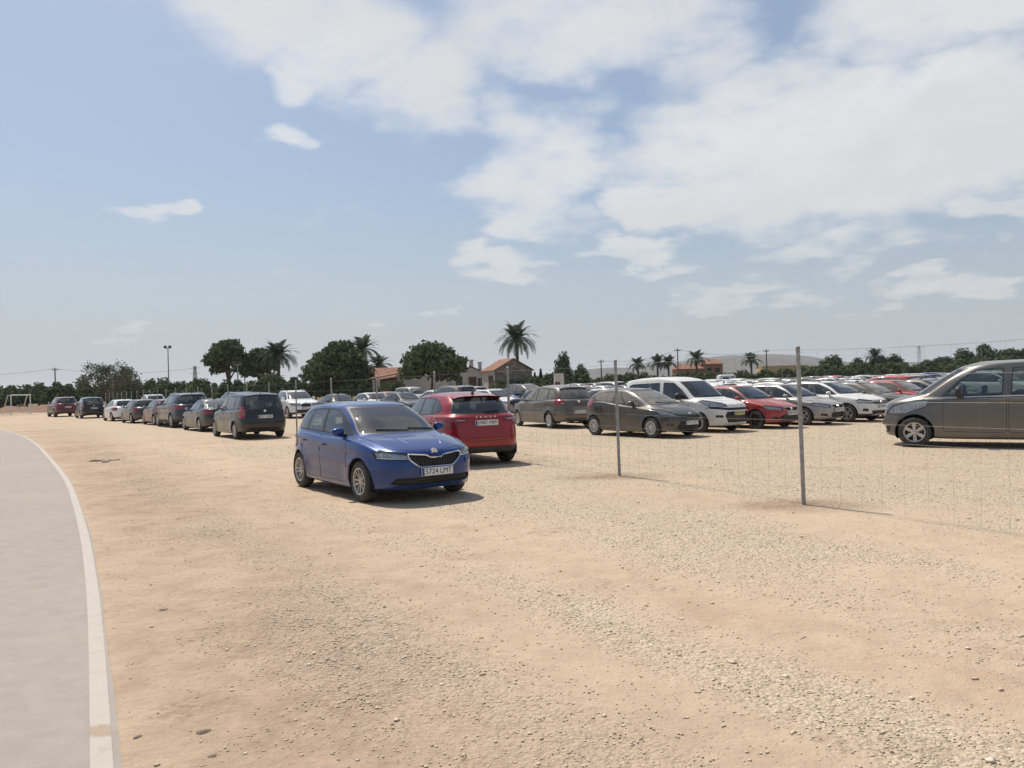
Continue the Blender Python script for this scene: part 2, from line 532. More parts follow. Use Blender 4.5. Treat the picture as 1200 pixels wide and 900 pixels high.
class Shell:
    def __init__(self, p):
        self.p = p
        L = p['L']
        fr = np.linspace(0, 1, 10)[:-1]
        sd = 1 - 2 * (0.5 - 0.5 * np.cos(np.linspace(0, math.pi, 45))) * 0.75 - np.linspace(0, 1, 45) * 0.5
        PX = np.concatenate([np.ones(9), sd, -np.ones(9)])
        PY = np.concatenate([fr, np.ones(45), fr[::-1]])
        rings = []
        for z5, xf, xr, wv, nf, nr in car_rings(p):
            n = np.where(PX > 0, nf, nr)
            s = (np.abs(PX) ** n + np.abs(PY) ** n) ** (-1 / n)
            a, mid = (xr - xf) / 2, (xr + xf) / 2
            rings.append(np.stack([mid - a * PX * s, wv * PY * s, spline5(z5, PX)], 1))
        P = catmull(np.array(rings), 4)
        # flare round the wheels and a crease along the flank
        ra = p['ra']
        X, Y, Z = P[..., 0], P[..., 1], P[..., 2]
        sidey = np.clip((Y / (p['W'] / 2) - 0.72) / 0.2, 0, 1)
        for wx in (p['wf'], p['wrx']):
            d = np.hypot(X - wx, Z - p['rw'])
            Y += sidey * p.get('flare', 0.016) * np.exp(-((d - ra - 0.02) / 0.055) ** 2) * (Z < p['zbf'])
        zl = lerp(p['zbf'], p['zbr'], 0.5) - p.get('crease', 0.17) + (X - L / 2) * 0.035
        Y += sidey * 0.015 * np.exp(-((Z - zl) / 0.030) ** 2) - sidey * 0.010 * np.exp(-((Z - zl + .075) / 0.040) ** 2)
        Y -= sidey * 0.014 * np.exp(-((Z - 0.42) / 0.10) ** 2) * ((X > p['wf'] + .45) & (X < p['wrx'] - .45))
        P = np.stack([X, Y, Z], -1)
        nr_, nc = P.shape[:2]
        bm = bmesh.new()
        V = []
        for i in range(nr_):
            row = [bm.verts.new(q) for q in P[i]]
            row += [bm.verts.new((q[0], -q[1], q[2])) for q in P[i][-2:0:-1]]
            V.append(row)
        m = len(V[0])
        for i in range(nr_ - 1):
            for j in range(m):
                bm.faces.new((V[i][j], V[i][(j + 1) % m], V[i + 1][(j + 1) % m], V[i + 1][j]))
        bm.faces.new(V[0][::-1])
        bm.faces.new(V[-1])
        bmesh.ops.recalc_face_normals(bm, faces=bm.faces[:])
        bm.normal_update()
        self.bm = bm
        self.pid = bm.faces.layers.int.new('pid')
        self.bvh = BVHTree.FromBMesh(bm)
    # views: which two coordinates the outline is drawn in
    AX = {'side': (0, 2), 'front': (1, 2), 'rear': (1, 2), 'top': (0, 1)}
    def ok(self, view, c, n, lim):
        L = self.p['L']
        if view == 'side': return abs(n.y) > 0.22
        if view == 'front': return c.x < (lim or 0.95) and n.x < -0.04
        if view == 'rear': return c.x > L - (lim or 0.95) and n.x > 0.04
        return n.z > 0.3
    def cut(self, view, poly, pid, lim=None, frm=(0,), delete=False):
        bm, lay = self.bm, self.pid
        ax, ay = self.AX[view]
        if poly_area(poly) < 0: poly = poly[::-1]
        x0 = min(q[0] for q in poly); x1 = max(q[0] for q in poly)
        y0 = min(q[1] for q in poly); y1 = max(q[1] for q in poly)
        def hit(f, a0, a1, b0, b1):
            vs = f.verts
            us = [v.co[ax] for v in vs]; ws = [v.co[ay] for v in vs]
            return max(us) >= a0 and min(us) <= a1 and max(ws) >= b0 and min(ws) <= b1
        cand = set(f for f in bm.faces if f[lay] in frm and self.ok(view, f.calc_center_median(), f.normal, lim) and hit(f, x0, x1, y0, y1))
        n = len(poly)
        for i in range(n):
            a, b = poly[i], poly[(i + 1) % n]
            e = 1e-4
            sub = [f for f in cand if hit(f, min(a[0], b[0]) - e, max(a[0], b[0]) + e, min(a[1], b[1]) - e, max(a[1], b[1]) + e)]
            if not sub: continue
            co = Vector((0, 0, 0)); co[ax] = a[0]; co[ay] = a[1]
            no = Vector((0, 0, 0)); no[ax] = -(b[1] - a[1]); no[ay] = b[0] - a[0]
            if no.length < 1e-7: continue
            no.normalize()
            es = set(); vs = set()
            for f in sub:
                es.update(f.edges); vs.update(f.verts)
            res = bmesh.ops.bisect_plane(bm, geom=sub + list(es) + list(vs), plane_co=co, plane_no=no, dist=2e-5)
            cand = set(f for f in cand if f.is_valid)
            cand.update(g for g in res['geom'] if isinstance(g, bmesh.types.BMFace) and g.is_valid and g[lay] in frm)
        hits = []
        for f in cand:
            c = f.calc_center_median()
            if pip((c[ax], c[ay]), poly):
                hits.append(f)
                f[lay] = pid if c.y >= 0 or pid < 100 else pid + 1
        if delete:
            bmesh.ops.delete(bm, geom=hits, context='FACES')
        return len(hits)
    def cast(self, view, u, v_, sgn=1):
        """Point and normal where the outline point meets the skin."""
        L = self.p['L']
        if view == 'side': o, d = Vector((u, 3 * sgn, v_)), Vector((0, -sgn, 0))
        elif view == 'front': o, d = Vector((-2, u, v_)), Vector((1, 0, 0))
        elif view == 'rear': o, d = Vector((L + 2, u, v_)), Vector((-1, 0, 0))
        else: o, d = Vector((u, v_, 4)), Vector((0, 0, -1))
        h = self.bvh.ray_cast(o, d)
        return h[0], h[1]
    def line(self, view, pts, step=0.06, sgn=1, off=0.0, closed=False):
        out = []
        n = len(pts)
        for i in range(n if closed else n - 1):
            a, b = Vector(pts[i]), Vector(pts[(i + 1) % n])
            k = max(1, int((b - a).length / step))
            for s in range(k):
                q = a.lerp(b, s / k)
                h, nn = self.cast(view, q.x, q.y, sgn)
                if h is not None: out.append(h + nn * off)
        if not closed:
            h, nn = self.cast(view, pts[-1][0], pts[-1][1], sgn)
            if h is not None: out.append(h + nn * off)
        return out
    def extract(self):
        """pid -> (verts, faces, normals)"""
        bm, lay = self.bm, self.pid
        bm.normal_update()
        res = {}
        for f in bm.faces:
            r = res.setdefault(f[lay], ({}, [], [], []))
            idx = []
            for v in f.verts:
                if v not in r[0]:
                    r[0][v] = len(r[1]); r[1].append(v.co.copy()); r[3].append(v.normal.copy())
                idx.append(r[0][v])
            r[2].append(tuple(idx))
        return {k_: (r[1], r[2], r[3]) for k_, r in res.items()}

def wheel_meshes(name, rw, tw, style):
    """tyre and rim meshes centred on the hub; outer face towards +Y."""
    rr = rw * 0.655
    t = MB()
    h = tw / 2
    t.lathe([(rr - .01, -h + .01), (rr + .01, -h), (rw - .035, -h - .002), (rw - .012, -h + .018), (rw, -h + .04), (rw, h - .04), (rw - .012, h - .018), (rw - .035, h + .002), (rr + .01, h), (rr - .01, h - .01), (rr - .015, h - .06)], 32)
    tm = t.mesh(name + '_tyre', M['tyre'])
    r = MB()
    r.lathe([(rr + .006, h - .006), (rr - .004, h + .003), (rr - .022, h - .004), (rr - .03, h - .03), (rr - .035, -h + .02)], 32, mi=0)
    r.lathe([(0.0, h - .11), (rr - .03, h - .11)], 24, mi=1)             # dark behind the spokes
    r.lathe([(0.0, h - .085), (rr * .72, h - .085), (rr * .72, h - .10)], 24, mi=2)
    hub = h - .022
    nsp, wid, twin = {'five': (5, .075, False), 'twin': (5, .030, True), 'six': (6, .07, False), 'ten': (10, .040, False), 'dark': (7, .06, False), 'twelve': (12, .034, False)}[style]
    r.lathe([(0.0, hub + .006), (.030, hub + .006), (.045, hub), (.065, hub - .02), (.065, h - .10)], 18)
    for i in range(nsp):
        an = 2 * math.pi * i / nsp + math.pi / 2
        for off in ((-.040, .040) if twin else (0.0,)):
            m4 = Matrix.Rotation(-an, 4, 'Y')
            a, b = .045, rr - .015
            o2 = off * 1.15
            wi, wo = wid * .75, wid * (1.25 if not twin else .85)
            vs = [(a, hub - .004, off * .45 - wi / 2), (a, hub - .004, off * .45 + wi / 2), (b, h - .010, o2 + wo / 2), (b, h - .010, o2 - wo / 2),
                  (a, hub - .05, off * .45 - wi / 2), (a, hub - .05, off * .45 + wi / 2), (b, h - .055, o2 + wo / 2), (b, h - .055, o2 - wo / 2)]
            r.add([m4 @ Vector(q) for q in vs], [(0, 1, 2, 3), (7, 6, 5, 4), (0, 4, 5, 1), (1, 5, 6, 2), (2, 6, 7, 3), (3, 7, 4, 0)])
    if style in ('ten', 'twelve'):
        r.lathe([(rr * .93, h - .008), (rr * .80, h - .016), (rr * .80, h - .05)], 32)
        r.lathe([(rr * .40, h - .02), (.02, h - .016)], 24)
    main = {'ten': M['cover'], 'twelve': M['cover'], 'dark': M['dark_rim']}.get(style, M['alloy'])
    rm = r.mesh(name + '_rim', [main, M['seam'], M['brake']], angle=30, fix=False)
    return tm, rm

class Spec:
    """A finished car design: parts that can be set down any number of times."""
    def __init__(self, L): self.parts = []; self.L = L
    def add(self, name, mesh, mat4=None, parent=None, paint=False, key=None):
        self.parts.append((name, mesh, mat4 if mat4 is not None else Matrix(), parent, paint))
        return len(self.parts) - 1

def build_car(tn, p):
    L, W, H = p['L'], p['W'], p['H']
    sh = Shell(p)
    sp = Spec(L)
    D = lambda q: Vector((L / 2 - q[0], -q[1], q[2]))
    DM = Matrix.Translation((L / 2, 0, 0)) @ Matrix.Rotation(math.pi, 4, 'Z')
    def mk(name, mb, mats, parent=None, paint=False, angle=38, fix=False):
        mb.v = [tuple(D(q)) for q in mb.v]
        return sp.add(name, mb.mesh(tn + '_' + name, mats, angle=angle, fix=fix), parent=parent, paint=paint)
    g, rw, ra = p['gc'], p['rw'], p['ra']
    bz = lambda x: lerp(p['zbf'], p['zbr'], (x - p['xc']) / (p['xt'] - p['xc']))
    # --- wheel arches
    for wx in (p['wf'], p['wrx']):
        circ = [(wx + ra * math.cos(2 * math.pi * i / 30), rw + ra * math.sin(2 * math.pi * i / 30)) for i in range(30)]
        sh.cut('side', circ, 1, delete=True)
    # --- side glass with dark surround
    dlo = [list(q) for q in p['dlo']]
    dlo[0][0] -= .09; dlo[-1][0] -= .075; dlo[-2][0] -= .05      # slim front pillars
    dlo = [tuple(q) for q in dlo]
    if poly_area(dlo) < 0: dlo = dlo[::-1]
    cells = [dlo]
    for (xb, xtp, wd) in p['pillars']:
        zb_, zt_ = 0.0, 3.0
        kx = (xtp - xb) / 0.40
        bx0 = xb - kx * p['zbf']; bx1 = bx0 + kx * 3.0
        new = []
        for c in cells:
            a = clip_half(c, (bx0 - wd / 2, 0.0), (bx1 - wd / 2, 3.0))
            b = clip_half(c, (bx1 + wd / 2, 3.0), (bx0 + wd / 2, 0.0))
            for q in (a, b):
                if len(q) > 2 and abs(poly_area(q)) > 0.004: new.append(q)
        cells = new
    cells = sorted(cells, key=lambda c: sum(q[0] for q in c) / len(c))
    if p.get('pillar_paint'):
        for c in cells: sh.cut('side', round_poly(inset(c, -0.014), 0.045), 50)
    else:
        sh.cut('side', round_poly(inset(dlo, -0.016), 0.05), 50)
    for i, c in enumerate(cells):
        sh.cut('side', round_poly(inset(c, 0.006), 0.04), 100 + 2 * i, frm=(50,))
    # --- screens
    ws, rs = [(y * 1.055, z) for y, z in p['screen']], p['backlight']
    full = lambda half: [(-y, z) for (y, z) in half[::-1]] + list(half)
    wsp = full(ws); rsp = full(rs)
    sh.cut('front', inset(wsp, -0.014), 51, lim=p['xh'] + .35)
    sh.cut('front', round_poly(inset(wsp, 0.006), .05), 20, lim=p['xh'] + .35, frm=(51,))
    sh.cut('rear', inset(rsp, -0.012), 52, lim=L - p['xr'] + .35)
    sh.cut('rear', round_poly(inset(rsp, 0.008), .05), 21, lim=L - p['xr'] + .35, frm=(52,))
    # --- lamps, grille, intakes
    for sgn in (1, -1):
        hl = [(y * sgn, z) for (y, z) in p['head']]
        sh.cut('front', round_poly(hl, .03, 2), 30 if sgn > 0 else 31, lim=p.get('headlim', 0.80))
        tl = [(y * sgn, z) for (y, z) in p['tail']]
        sh.cut('rear', round_poly(tl, .02, 2), 32 if sgn > 0 else 33, lim=p.get('taillim', 0.60))
        if 'fog' in p:
            fg = [(y * sgn, z) for (y, z) in p['fog']]
            sh.cut('front', round_poly(fg, .02, 2), 36 if sgn > 0 else 37, lim=0.6)
    if 'grille' in p: sh.cut('front', full(p['grille']), 34, lim=0.5)
    if 'intake' in p: sh.cut('front', round_poly(full(p['intake']), .03, 2), 35, lim=0.5)
    if 'rearlow' in p: sh.cut('rear', full(p['rearlow']), 39, lim=0.5)
    if p.get('clad'):
        zc_ = p['clad']
        sh.cut('side', [(0.05, 0.05), (L - .05, 0.05), (L - .05, zc_ + .03), (.05, zc_)], 40)
    # --- doors
    for i, dp in enumerate(p['doors']):
        sh.cut('side', round_poly(dp, .06), 120 + 2 * i)
    ex = sh.extract()
    body = MB().add(ex[0][0], ex[0][1])
    ib = mk('body', body, M['paint_slot'], paint=True)
    # cabin lining: the skin's inner face
    lin = MB()
    vs, fs, ns = ex[0]
    keep = [f for f in fs if min(vs[i].z for i in f) > g + .02]
    lin.add([v - n * 0.022 for v, n in zip(vs, ns)], [f[::-1] for f in keep])
    mk('cabin_lining', lin, M['lining'])
    for i in range(len(p['doors'])):
        for s in (0, 1):
            e = ex.get(120 + 2 * i + s)
            if not e: continue
            nm = p.get('doornames', ['door', 'door', 'door'])[i]
            idr = mk(nm, MB().add(e[0], e[1]), M['paint_slot'], paint=True)
            sgn = 1 if s == 0 else -1
            mk('door_gap', MB().tube(sh.line('side', round_poly(p['doors'][i], .06), .07, sgn, off=-0.001, closed=True), .0042, 5, closed=True), M['seam'], parent=idr)
            lin2 = MB().add([v - n * 0.02 for v, n in zip(e[0], e[2])], [f[::-1] for f in e[1]])
            mk('door_lining', lin2, M['lining'], parent=idr)
            if i < len(p['handles']):
                hx, hz = p['handles'][i]
                h0, nn = sh.cast('side', hx, hz, sgn)
                hb = MB()
                hb.rbox((hx, h0.y + sgn * .022, hz), (.20, .022, .028), .45)
                hb.rbox((hx - .085, h0.y + sgn * .008, hz), (.03, .03, .022), .3)
                hb.rbox((hx + .085, h0.y + sgn * .008, hz), (.03, .03, .022), .3)
                hp = p.get('handle_mat', 'paint') == 'paint'
                mk('door_handle', hb, M['paint_slot'] if hp else M['black'], parent=idr, paint=hp)
    # --- glazing
    for i in range(len(cells)):
        for s in (0, 1):
            e = ex.get(100 + 2 * i + s)
            if e: mk('side_window', MB().add(e[0], e[1]), M['glass_slot'])
    for pid_, nm in ((50, 'window_surround'), (51, 'windscreen_surround'), (52, 'rear_window_surround')):
        if pid_ in ex: mk(nm, MB().add(ex[pid_][0], ex[pid_][1]), M['black'])
    iw = mk('windscreen', MB().add(*ex[20][:2]), M['glass_slot'])
    ir = mk('rear_window', MB().add(*ex[21][:2]), M['glass_slot'])
    wp = MB()
    zb_ = ws[0][1]
    for y0, y1 in ((-.10, .42), (-.58, -.12)):
        wp.tube(sh.line('front', [(y0, zb_ + .012), (y1, zb_ + .045)], .1, off=.012), .009, 5)
    mk('wiper', wp, M['black'], parent=iw)
    if p.get('rearwiper', True):
        mk('wiper', MB().tube(sh.line('rear', [(0.0, rs[0][1] + .02), (.36, rs[0][1] + .045)], .1, off=.014), .010, 5), M['black'], parent=ir)
    # --- lamps
    for pid_ in (30, 31):
        e = ex.get(pid_)
        if not e: continue
        ih = mk('headlight', MB().add([v - n * .035 for v, n in zip(e[0], e[2])], e[1]), M['lamp_dark'])
        mk('lens', MB().add(e[0], e[1]), M['glass_clear'], parent=ih)
        cx = sum(v.x for v in e[0]) / len(e[0]); cy = sum(v.y for v in e[0]) / len(e[0]); cz = sum(v.z for v in e[0]) / len(e[0])
        sg = 1 if cy > 0 else -1
        refl = MB()
        zs_ = [z for (_, z) in p['head']]; ys_ = [y for (y, _) in p['head']]
        for f_ in (0.24, 0.50, 0.74):
            yy = lerp(min(ys_), max(ys_), f_)
            zin = [z for z in np.linspace(min(zs_), max(zs_), 41) if pip((yy, z), p['head'])]
            if len(zin) < 4: continue
            h0, nn = sh.cast('front', yy * sg, (zin[0] + zin[-1]) / 2)
            if h0 is None: continue
            rad = min(.055, (zin[-1] - zin[0]) * .34)
            c0 = h0 + Vector((.034, 0, 0)) - nn * .012
            refl.lathe([(0.004, .02), (rad * .55, .012), (rad, -.008), (rad * 1.06, -.006)], 14, axis='X', c=c0)
        mk('reflector', refl, M['reflector'], parent=ih)
        pts = [(y * sg, z) for (y, z) in p['head']]
        ln = sh.line('front', pts, .05, off=.002, closed=True)
        mk('lamp_trim', MB().tube(ln, .006, 5, closed=True), M['black'], parent=ih)
        if p.get('drl'):
            low = sorted(p['head'], key=lambda q: q[1])[:2]
            low = sorted(low)
            mk('running_light', MB().tube(sh.line('front', [(low[0][0] * sg, low[0][1] + .014), (low[1][0] * sg, low[1][1] + .014)], .05, off=-.004), .011, 6), M['chrome'], parent=ih)
    for pid_ in (32, 33):
        e = ex.get(pid_)
        if not e: continue
        it = mk('tail_light', MB().add([v + n * .006 for v, n in zip(e[0], e[2])], e[1]), M['tail'])
        sg = 1 if pid_ == 32 else -1
        mk('lamp_trim', MB().tube(sh.line('rear', [(y * sg, z) for (y, z) in p['tail']], .05, off=.003, closed=True), .006, 5, closed=True), M['seam'], parent=it)
        if 'tailpale' in p:
            q = [(y * sg, z) for (y, z) in p['tailpale']]
            ln = sh.line('rear', q, .05, off=.012, closed=True)
            if len(ln) > 2:
                cc = sum(ln, Vector()) / len(ln)
                mk('reversing_light', MB().add(ln + [cc], [(i, (i + 1) % len(ln), len(ln)) for i in range(len(ln))]), M['tail_pale'], parent=it, fix=True)
    def recess(pid_, nm, d, mat):
        e = ex.get(pid_)
        if not e: return None
        # set back, with the rim closed by a skirt
        mb = MB()
        n = len(e[0])
        back = [v + Vector((d, 0, 0)) for v in e[0]]
        mb.add(back, e[1])
        cnt = {}
        for f in e[1]:
            for a, b in zip(f, f[1:] + f[:1]):
                cnt[(min(a, b), max(a, b))] = cnt.get((min(a, b), max(a, b)), 0) + 1
        edges = [k_ for k_, c_ in cnt.items() if c_ == 1]
        mb.add(list(e[0]) + back, [(a, b, b + n, a + n) for a, b in edges])
        return mk(nm, mb, mat)
    if 'grille' in p:
        ig = recess(34, 'grille', .03, M['black'])
        gp = full(p['grille'])
        zlo = min(z for _, z in gp); zhi = max(z for _, z in gp); yhi = max(y for y, _ in gp)
        bars = MB()
        if p.get('gbars', 'v') == 'v':
            y = -yhi
            while y < yhi:
                zz = [zlo + (zhi - zlo) * k_ / 12 for k_ in range(13)]
                zin = [z for z in zz if pip((y, z), gp)]
                if len(zin) > 1:
                    pts = [sh.cast('front', y, z)[0] + Vector((.018, 0, 0)) for z in zin]
                    bars.tube(pts, .008, 4)
                y += .042
        else:
            k_ = zlo + .03
            while k_ < zhi - .01:
                yin = [y for y in np.linspace(-yhi, yhi, 41) if pip((y, k_), gp)]
                if len(yin) > 1:
                    bars.tube([sh.cast('front', y, k_)[0] + Vector((.014, 0, 0)) for y in yin], .011, 5)
                k_ += .048
        mk('grille_bars', bars, M['grey_plastic'], parent=ig)
        if p.get('gchrome', True):
            mk('grille_surround', MB().tube(sh.line('front', round_poly(gp, .03, 2), .05, off=.004, closed=True), p.get('gtube', .013), 6, closed=True), M['chrome'], parent=ig)
    if 'intake' in p:
        ii = recess(35, 'lower_intake', .045, M['black'])
        ip = full(p['intake']); zlo = min(z for _, z in ip); zhi = max(z for _, z in ip); yhi = max(y for y, _ in ip)
        bars = MB()
        for k_ in (0.33, 0.66):
            z = lerp(zlo, zhi, k_)
            yin = [y for y in np.linspace(-yhi, yhi, 31) if pip((y, z), ip)]
            if len(yin) > 1: bars.tube([sh.cast('front', y, z)[0] + Vector((.03, 0, 0)) for y in yin], .008, 5)
        if bars.v: mk('intake_bars', bars, M['grey_plastic'], parent=ii)
    for pid_ in (36, 37):
        if pid_ in ex:
            i_ = recess(pid_, 'fog_light_recess', .03, M['black'])
            q = ex[pid_][0]; c0 = sum(q, Vector()) / len(q)
            mk('fog_light', MB().lathe([(0.004, .02), (.035, .012), (.045, -.004)], 14, axis='X', c=(c0.x + .012, c0.y, c0.z)), M['reflector'], parent=i_)
    if 39 in ex: mk('rear_bumper_trim', MB().add([v + n * .004 for v, n in zip(ex[39][0], ex[39][2])], ex[39][1]), M['grey_plastic'])
    if 40 in ex: mk('sill_cladding', MB().add([v + n * .006 for v, n in zip(ex[40][0], ex[40][2])], ex[40][1]), M['grey_plastic'])
    # --- seams of bonnet, bumper and tailgate
    for nm, view, pts in p.get('seams', []):
        if view == 'front2':
            mb = MB()
            for sg in (1, -1):
                mb.tube(sh.line('top', [(x, y * sg) for x, y in pts], .06, off=-.001), .0042, 5)
        else:
            mb = MB().tube(sh.line(view, pts, .06, off=-.001), .0042, 5)
        mk(nm, mb, M['seam'])
    if p.get('ribs'):
        mb = MB()
        for sg in (1, -1):
            pts = sh.line('top', [(x, y * sg) for x, y in p['ribs']], .06, off=-.010)
            mb.tube(pts, [0.002] + [.018] * (len(pts) - 2) + [.002], 8)
        mk('bonnet_rib', mb, M['paint_slot'], paint=True)
    if p.get('chrome_belt'):
        for sg in (1, -1):
            mk('belt_trim', MB().tube(sh.line('side', [(x, bz(x) - .012) for x in np.linspace(dlo[0][0] - .0, p['chrome_belt'], 14)], .1, sg, off=.006), .017, 6), M['chrome'])
    # --- wheel wells, wheels
    for wx in (p['wf'], p['wrx']):
        for sg in (1, -1):
            ln = MB()
            yo = W / 2 * .955
            ln.lathe([(ra + .004, sg * yo), (ra + .004, sg * (yo - .30)), (0.02, sg * (yo - .30))], 26, c=(wx, 0, rw))
            ln.v = [(v[0], v[1], max(v[2], g + .0)) for v in ln.v]
            mk('wheel_well', ln, M['seam'])
    tm, rm = wheel_meshes(tn, rw, p.get('tw', .20), p['rim'])
    tr = W / 2 - p.get('tw', .20) / 2 - .018
    for wx in (p['wf'], p['wrx']):
        for sg in (1, -1):
            m4 = Matrix.Translation((L / 2 - wx, sg * tr, rw))
            if sg < 0: m4 = m4 @ Matrix.Rotation(math.pi, 4, 'Z')
            m4 = m4 @ Matrix.Rotation(0.37 * sg + wx, 4, 'Y')
            iwh = sp.add('wheel', tm, m4)
            sp.add('rim', rm, Matrix(), parent=iwh)
    # --- door mirrors
    mx, mz = p['mirror']
    for sg in (1, -1):
        h0, nn = sh.cast('side', mx + .05, mz - .04, sg)
        yb = abs(h0.y)
        mb = MB()
        ms = p.get('mirror_size', (.075, .100, .066))
        bmm = bmesh.new()
        bmesh.ops.create_uvsphere(bmm, u_segments=18, v_segments=12, radius=1)
        bmm.verts.index_update()
        pts = []
        for v in bmm.verts:
            q = v.co.copy()
            e_ = 0.7
            q = Vector([math.copysign(abs(c_) ** e_, c_) for c_ in q])
            q = Vector((q.x * ms[0] * (1.0 if q.x < 0 else .55), q.y * ms[1], q.z * ms[2] * (1 - .18 * q.y * sg)))
            pts.append(q + Vector((mx, sg * (yb + ms[1] + .045), mz)))
        mb.add(pts, [[v.index for v in f.verts] for f in bmm.faces])
        bmm.free()
        pm = p.get('mirror_mat', 'paint') == 'paint'
        im = mk('door_mirror', mb, M['paint_slot'] if pm else M['black'], paint=pm)
        st = MB().tube([(mx + .05, sg * (yb - .02), mz - .05), (mx + .02, sg * (yb + .05), mz - .055), (mx + .01, sg * (yb + .09), mz - .045)], [.035, .026, .03], 8)
        mk('mirror_stalk', st, M['black'], parent=im)
        gm = MB().rbox((mx + ms[0] * .55, sg * (yb + ms[1] + .045), mz), (.004, ms[1] * 1.55, ms[2] * 1.4), .4)
        mk('mirror_glass', gm, M['mirror'], parent=im)
    # --- number plates
    def plate(view, z, txt, nm, mat='plate', dy=0.0):
        h0, nn = sh.cast(view, dy, z)
        xx = h0.x - .022 if view == 'front' else h0.x + .022
        sgx = -1 if view == 'front' else 1
        tilt = 0.0
        mb = MB().rbox((xx, dy, z), (.012, .52, .112), .2)
        ip_ = mk(nm, mb, M[mat])
        # the band sits at the reader's left
        bl = MB().box((xx + sgx * .0075 - .0012, dy + (.215 if view == 'front' else -.255), z - .052),
                      (xx + sgx * .0075 + .0012, dy + (.255 if view == 'front' else -.215), z + .052))
        mk('country_band', bl, M['plate_blue'], parent=ip_)
        v2, f2 = text_mesh(txt, .098)
        wd = max(v.x for v in v2) - min(v.x for v in v2)
        sc = .43 / wd if wd > 0 else 1
        tv = []
        for v in v2:
            # design space: the reader in front of the car sees +Y at the left
            yy = dy - (v.x * sc + .02) if view == 'front' else dy + (v.x * sc + .02)
            tv.append((xx + sgx * (.0078 + v.z), yy, z + v.y * 1.12))
        mk('plate_lettering', MB().add(tv, f2), M['ink'], parent=ip_)
    if p.get('fplate'): plate('front', p['fplate'][0], p['fplate'][1], 'number_plate', p.get('platemat', 'plate'))
    if p.get('rplate'): plate('rear', p['rplate'][0], p['rplate'][1], 'number_plate')
    # --- badges
    if p.get('fbadge'):
        z, r_ = p['fbadge']
        h0, nn = sh.cast('front', 0, z)
        mb = MB().lathe([(0.002, -.010), (r_ * .72, -.010), (r_ * .80, -.016), (r_, -.014), (r_, .02)], 20, axis='X', c=(h0.x, 0, z))
        for k_ in (-.4, 0, .4):
            mb.tube([(h0.x - .012, k_ * r_, z - .5 * r_), (h0.x - .014, k_ * r_ * .6, z + .5 * r_)], r_ * .09, 4)
        mk('badge', mb, M['chrome'])
    if p.get('rbadge'):
        z, r_ = p['rbadge']
        h0, nn = sh.cast('rear', 0, z)
        mk('badge', MB().lathe([(0.002, .012), (r_ * .75, .012), (r_, .016), (r_, -.02)], 18, axis='X', c=(h0.x, 0, z)), M['chrome'])
    if p.get('rletters'):
        txt, z, pitch = p['rletters']
        mb = MB()
        for i_, ch in enumerate(txt):
            v2, f2 = text_mesh(ch, .058, .002)
            y0 = (i_ - (len(txt) - 1) / 2) * pitch
            h0, nn = sh.cast('rear', y0, z)
            mb.add([(h0.x + .006 + v.z, y0 + v.x * 1.5, z + v.y) for v in v2], f2)
        mk('tailgate_lettering', mb, M['chrome'])
    # --- cabin: floor, seats, dashboard, steering wheel
    fl = MB().box((p['xc'] - .1, -W * .40, g + .06), (p['xt'] - .15, W * .40, g + .12))
    fl.box((p['xt'] - .9, -W * .40, g + .12), (p['xt'] - .12, W * .40, bz(p['xt']) - .30))
    mk('cabin_floor', fl, M['lining'])
    ds = MB()
    ds.rbox((p['xc'] + .42, 0, p['zc'] - .16), (.66, W * .78, .22), .4)
    ds.rbox((p['xc'] + .62, -.36, p['zc'] - .06), (.22, .36, .10), .5)
    mk('dashboard', ds, M['dash'])
    sx0 = p.get('seatx', p['xh'] + .12)
    seatz = g + .38
    top = min(H - .22, seatz + .78)
    for yy in (.36, -.36):
        st = MB()
        st.rbox((sx0 - .10, yy, seatz - .07), (.52, .50, .18), .4)
        st.rbox((sx0 + .20, yy, (seatz + top - .22) / 2), (.15, .48, top - .22 - seatz + .10), .4, mat=Matrix.Rotation(R(12), 4, 'Y'))
        st.rbox((sx0 + .28, yy, top - .09), (.10, .26, .18), .45)
        mk('seat', st, M['seat'])
    rx = sx0 + .88
    while rx < p['xt'] - .40:
        st = MB()
        st.rbox((rx - .10, 0, seatz - .07), (.48, W * .70, .18), .4)
        st.rbox((rx + .20, 0, (seatz + top - .22) / 2), (.15, W * .70, top - .22 - seatz + .08), .4, mat=Matrix.Rotation(R(12), 4, 'Y'))
        for yy in (.38, -.38):
            st.rbox((rx + .27, yy, top - .12), (.09, .24, .15), .45)
        mk('rear_bench', st, M['seat'])
        rx += .95
        if not p.get('rows3'): break
    yw = -.36
    c0 = Vector((p['xc'] + .80, yw, p['zc'] - .06))
    ax_ = Matrix.Rotation(R(25), 3, 'Y')
    rim_ = [c0 + ax_ @ Vector((0, .185 * math.cos(a), .185 * math.sin(a))) for a in np.linspace(0, 2 * math.pi, 21)[:-1]]
    sw = MB().tube(rim_, .016, 6, closed=True)
    sw.tube([rim_[0], rim_[10]], .016, 5); sw.tube([c0, rim_[15]], .016, 5)
    mk('steering_wheel', sw, M['black'])
    # --- extras on the roof
    if p.get('rails'):
        for sg in (1, -1):
            pts = []
            for x in np.linspace(p['xh'] + .25, p['xr'] - .15, 12):
                h0, nn = sh.cast('top', x, sg * (p['wr'] - .085))
                pts.append(h0 + Vector((0, 0, .045)))
            pts = [pts[0] - Vector((.05, 0, .05))] + pts + [pts[-1] + Vector((.05, 0, -.05))]
            mk('roof_rail', MB().tube(pts, .016, 6), M['chrome'] if p['rails'] == 'chrome' else M['black'])
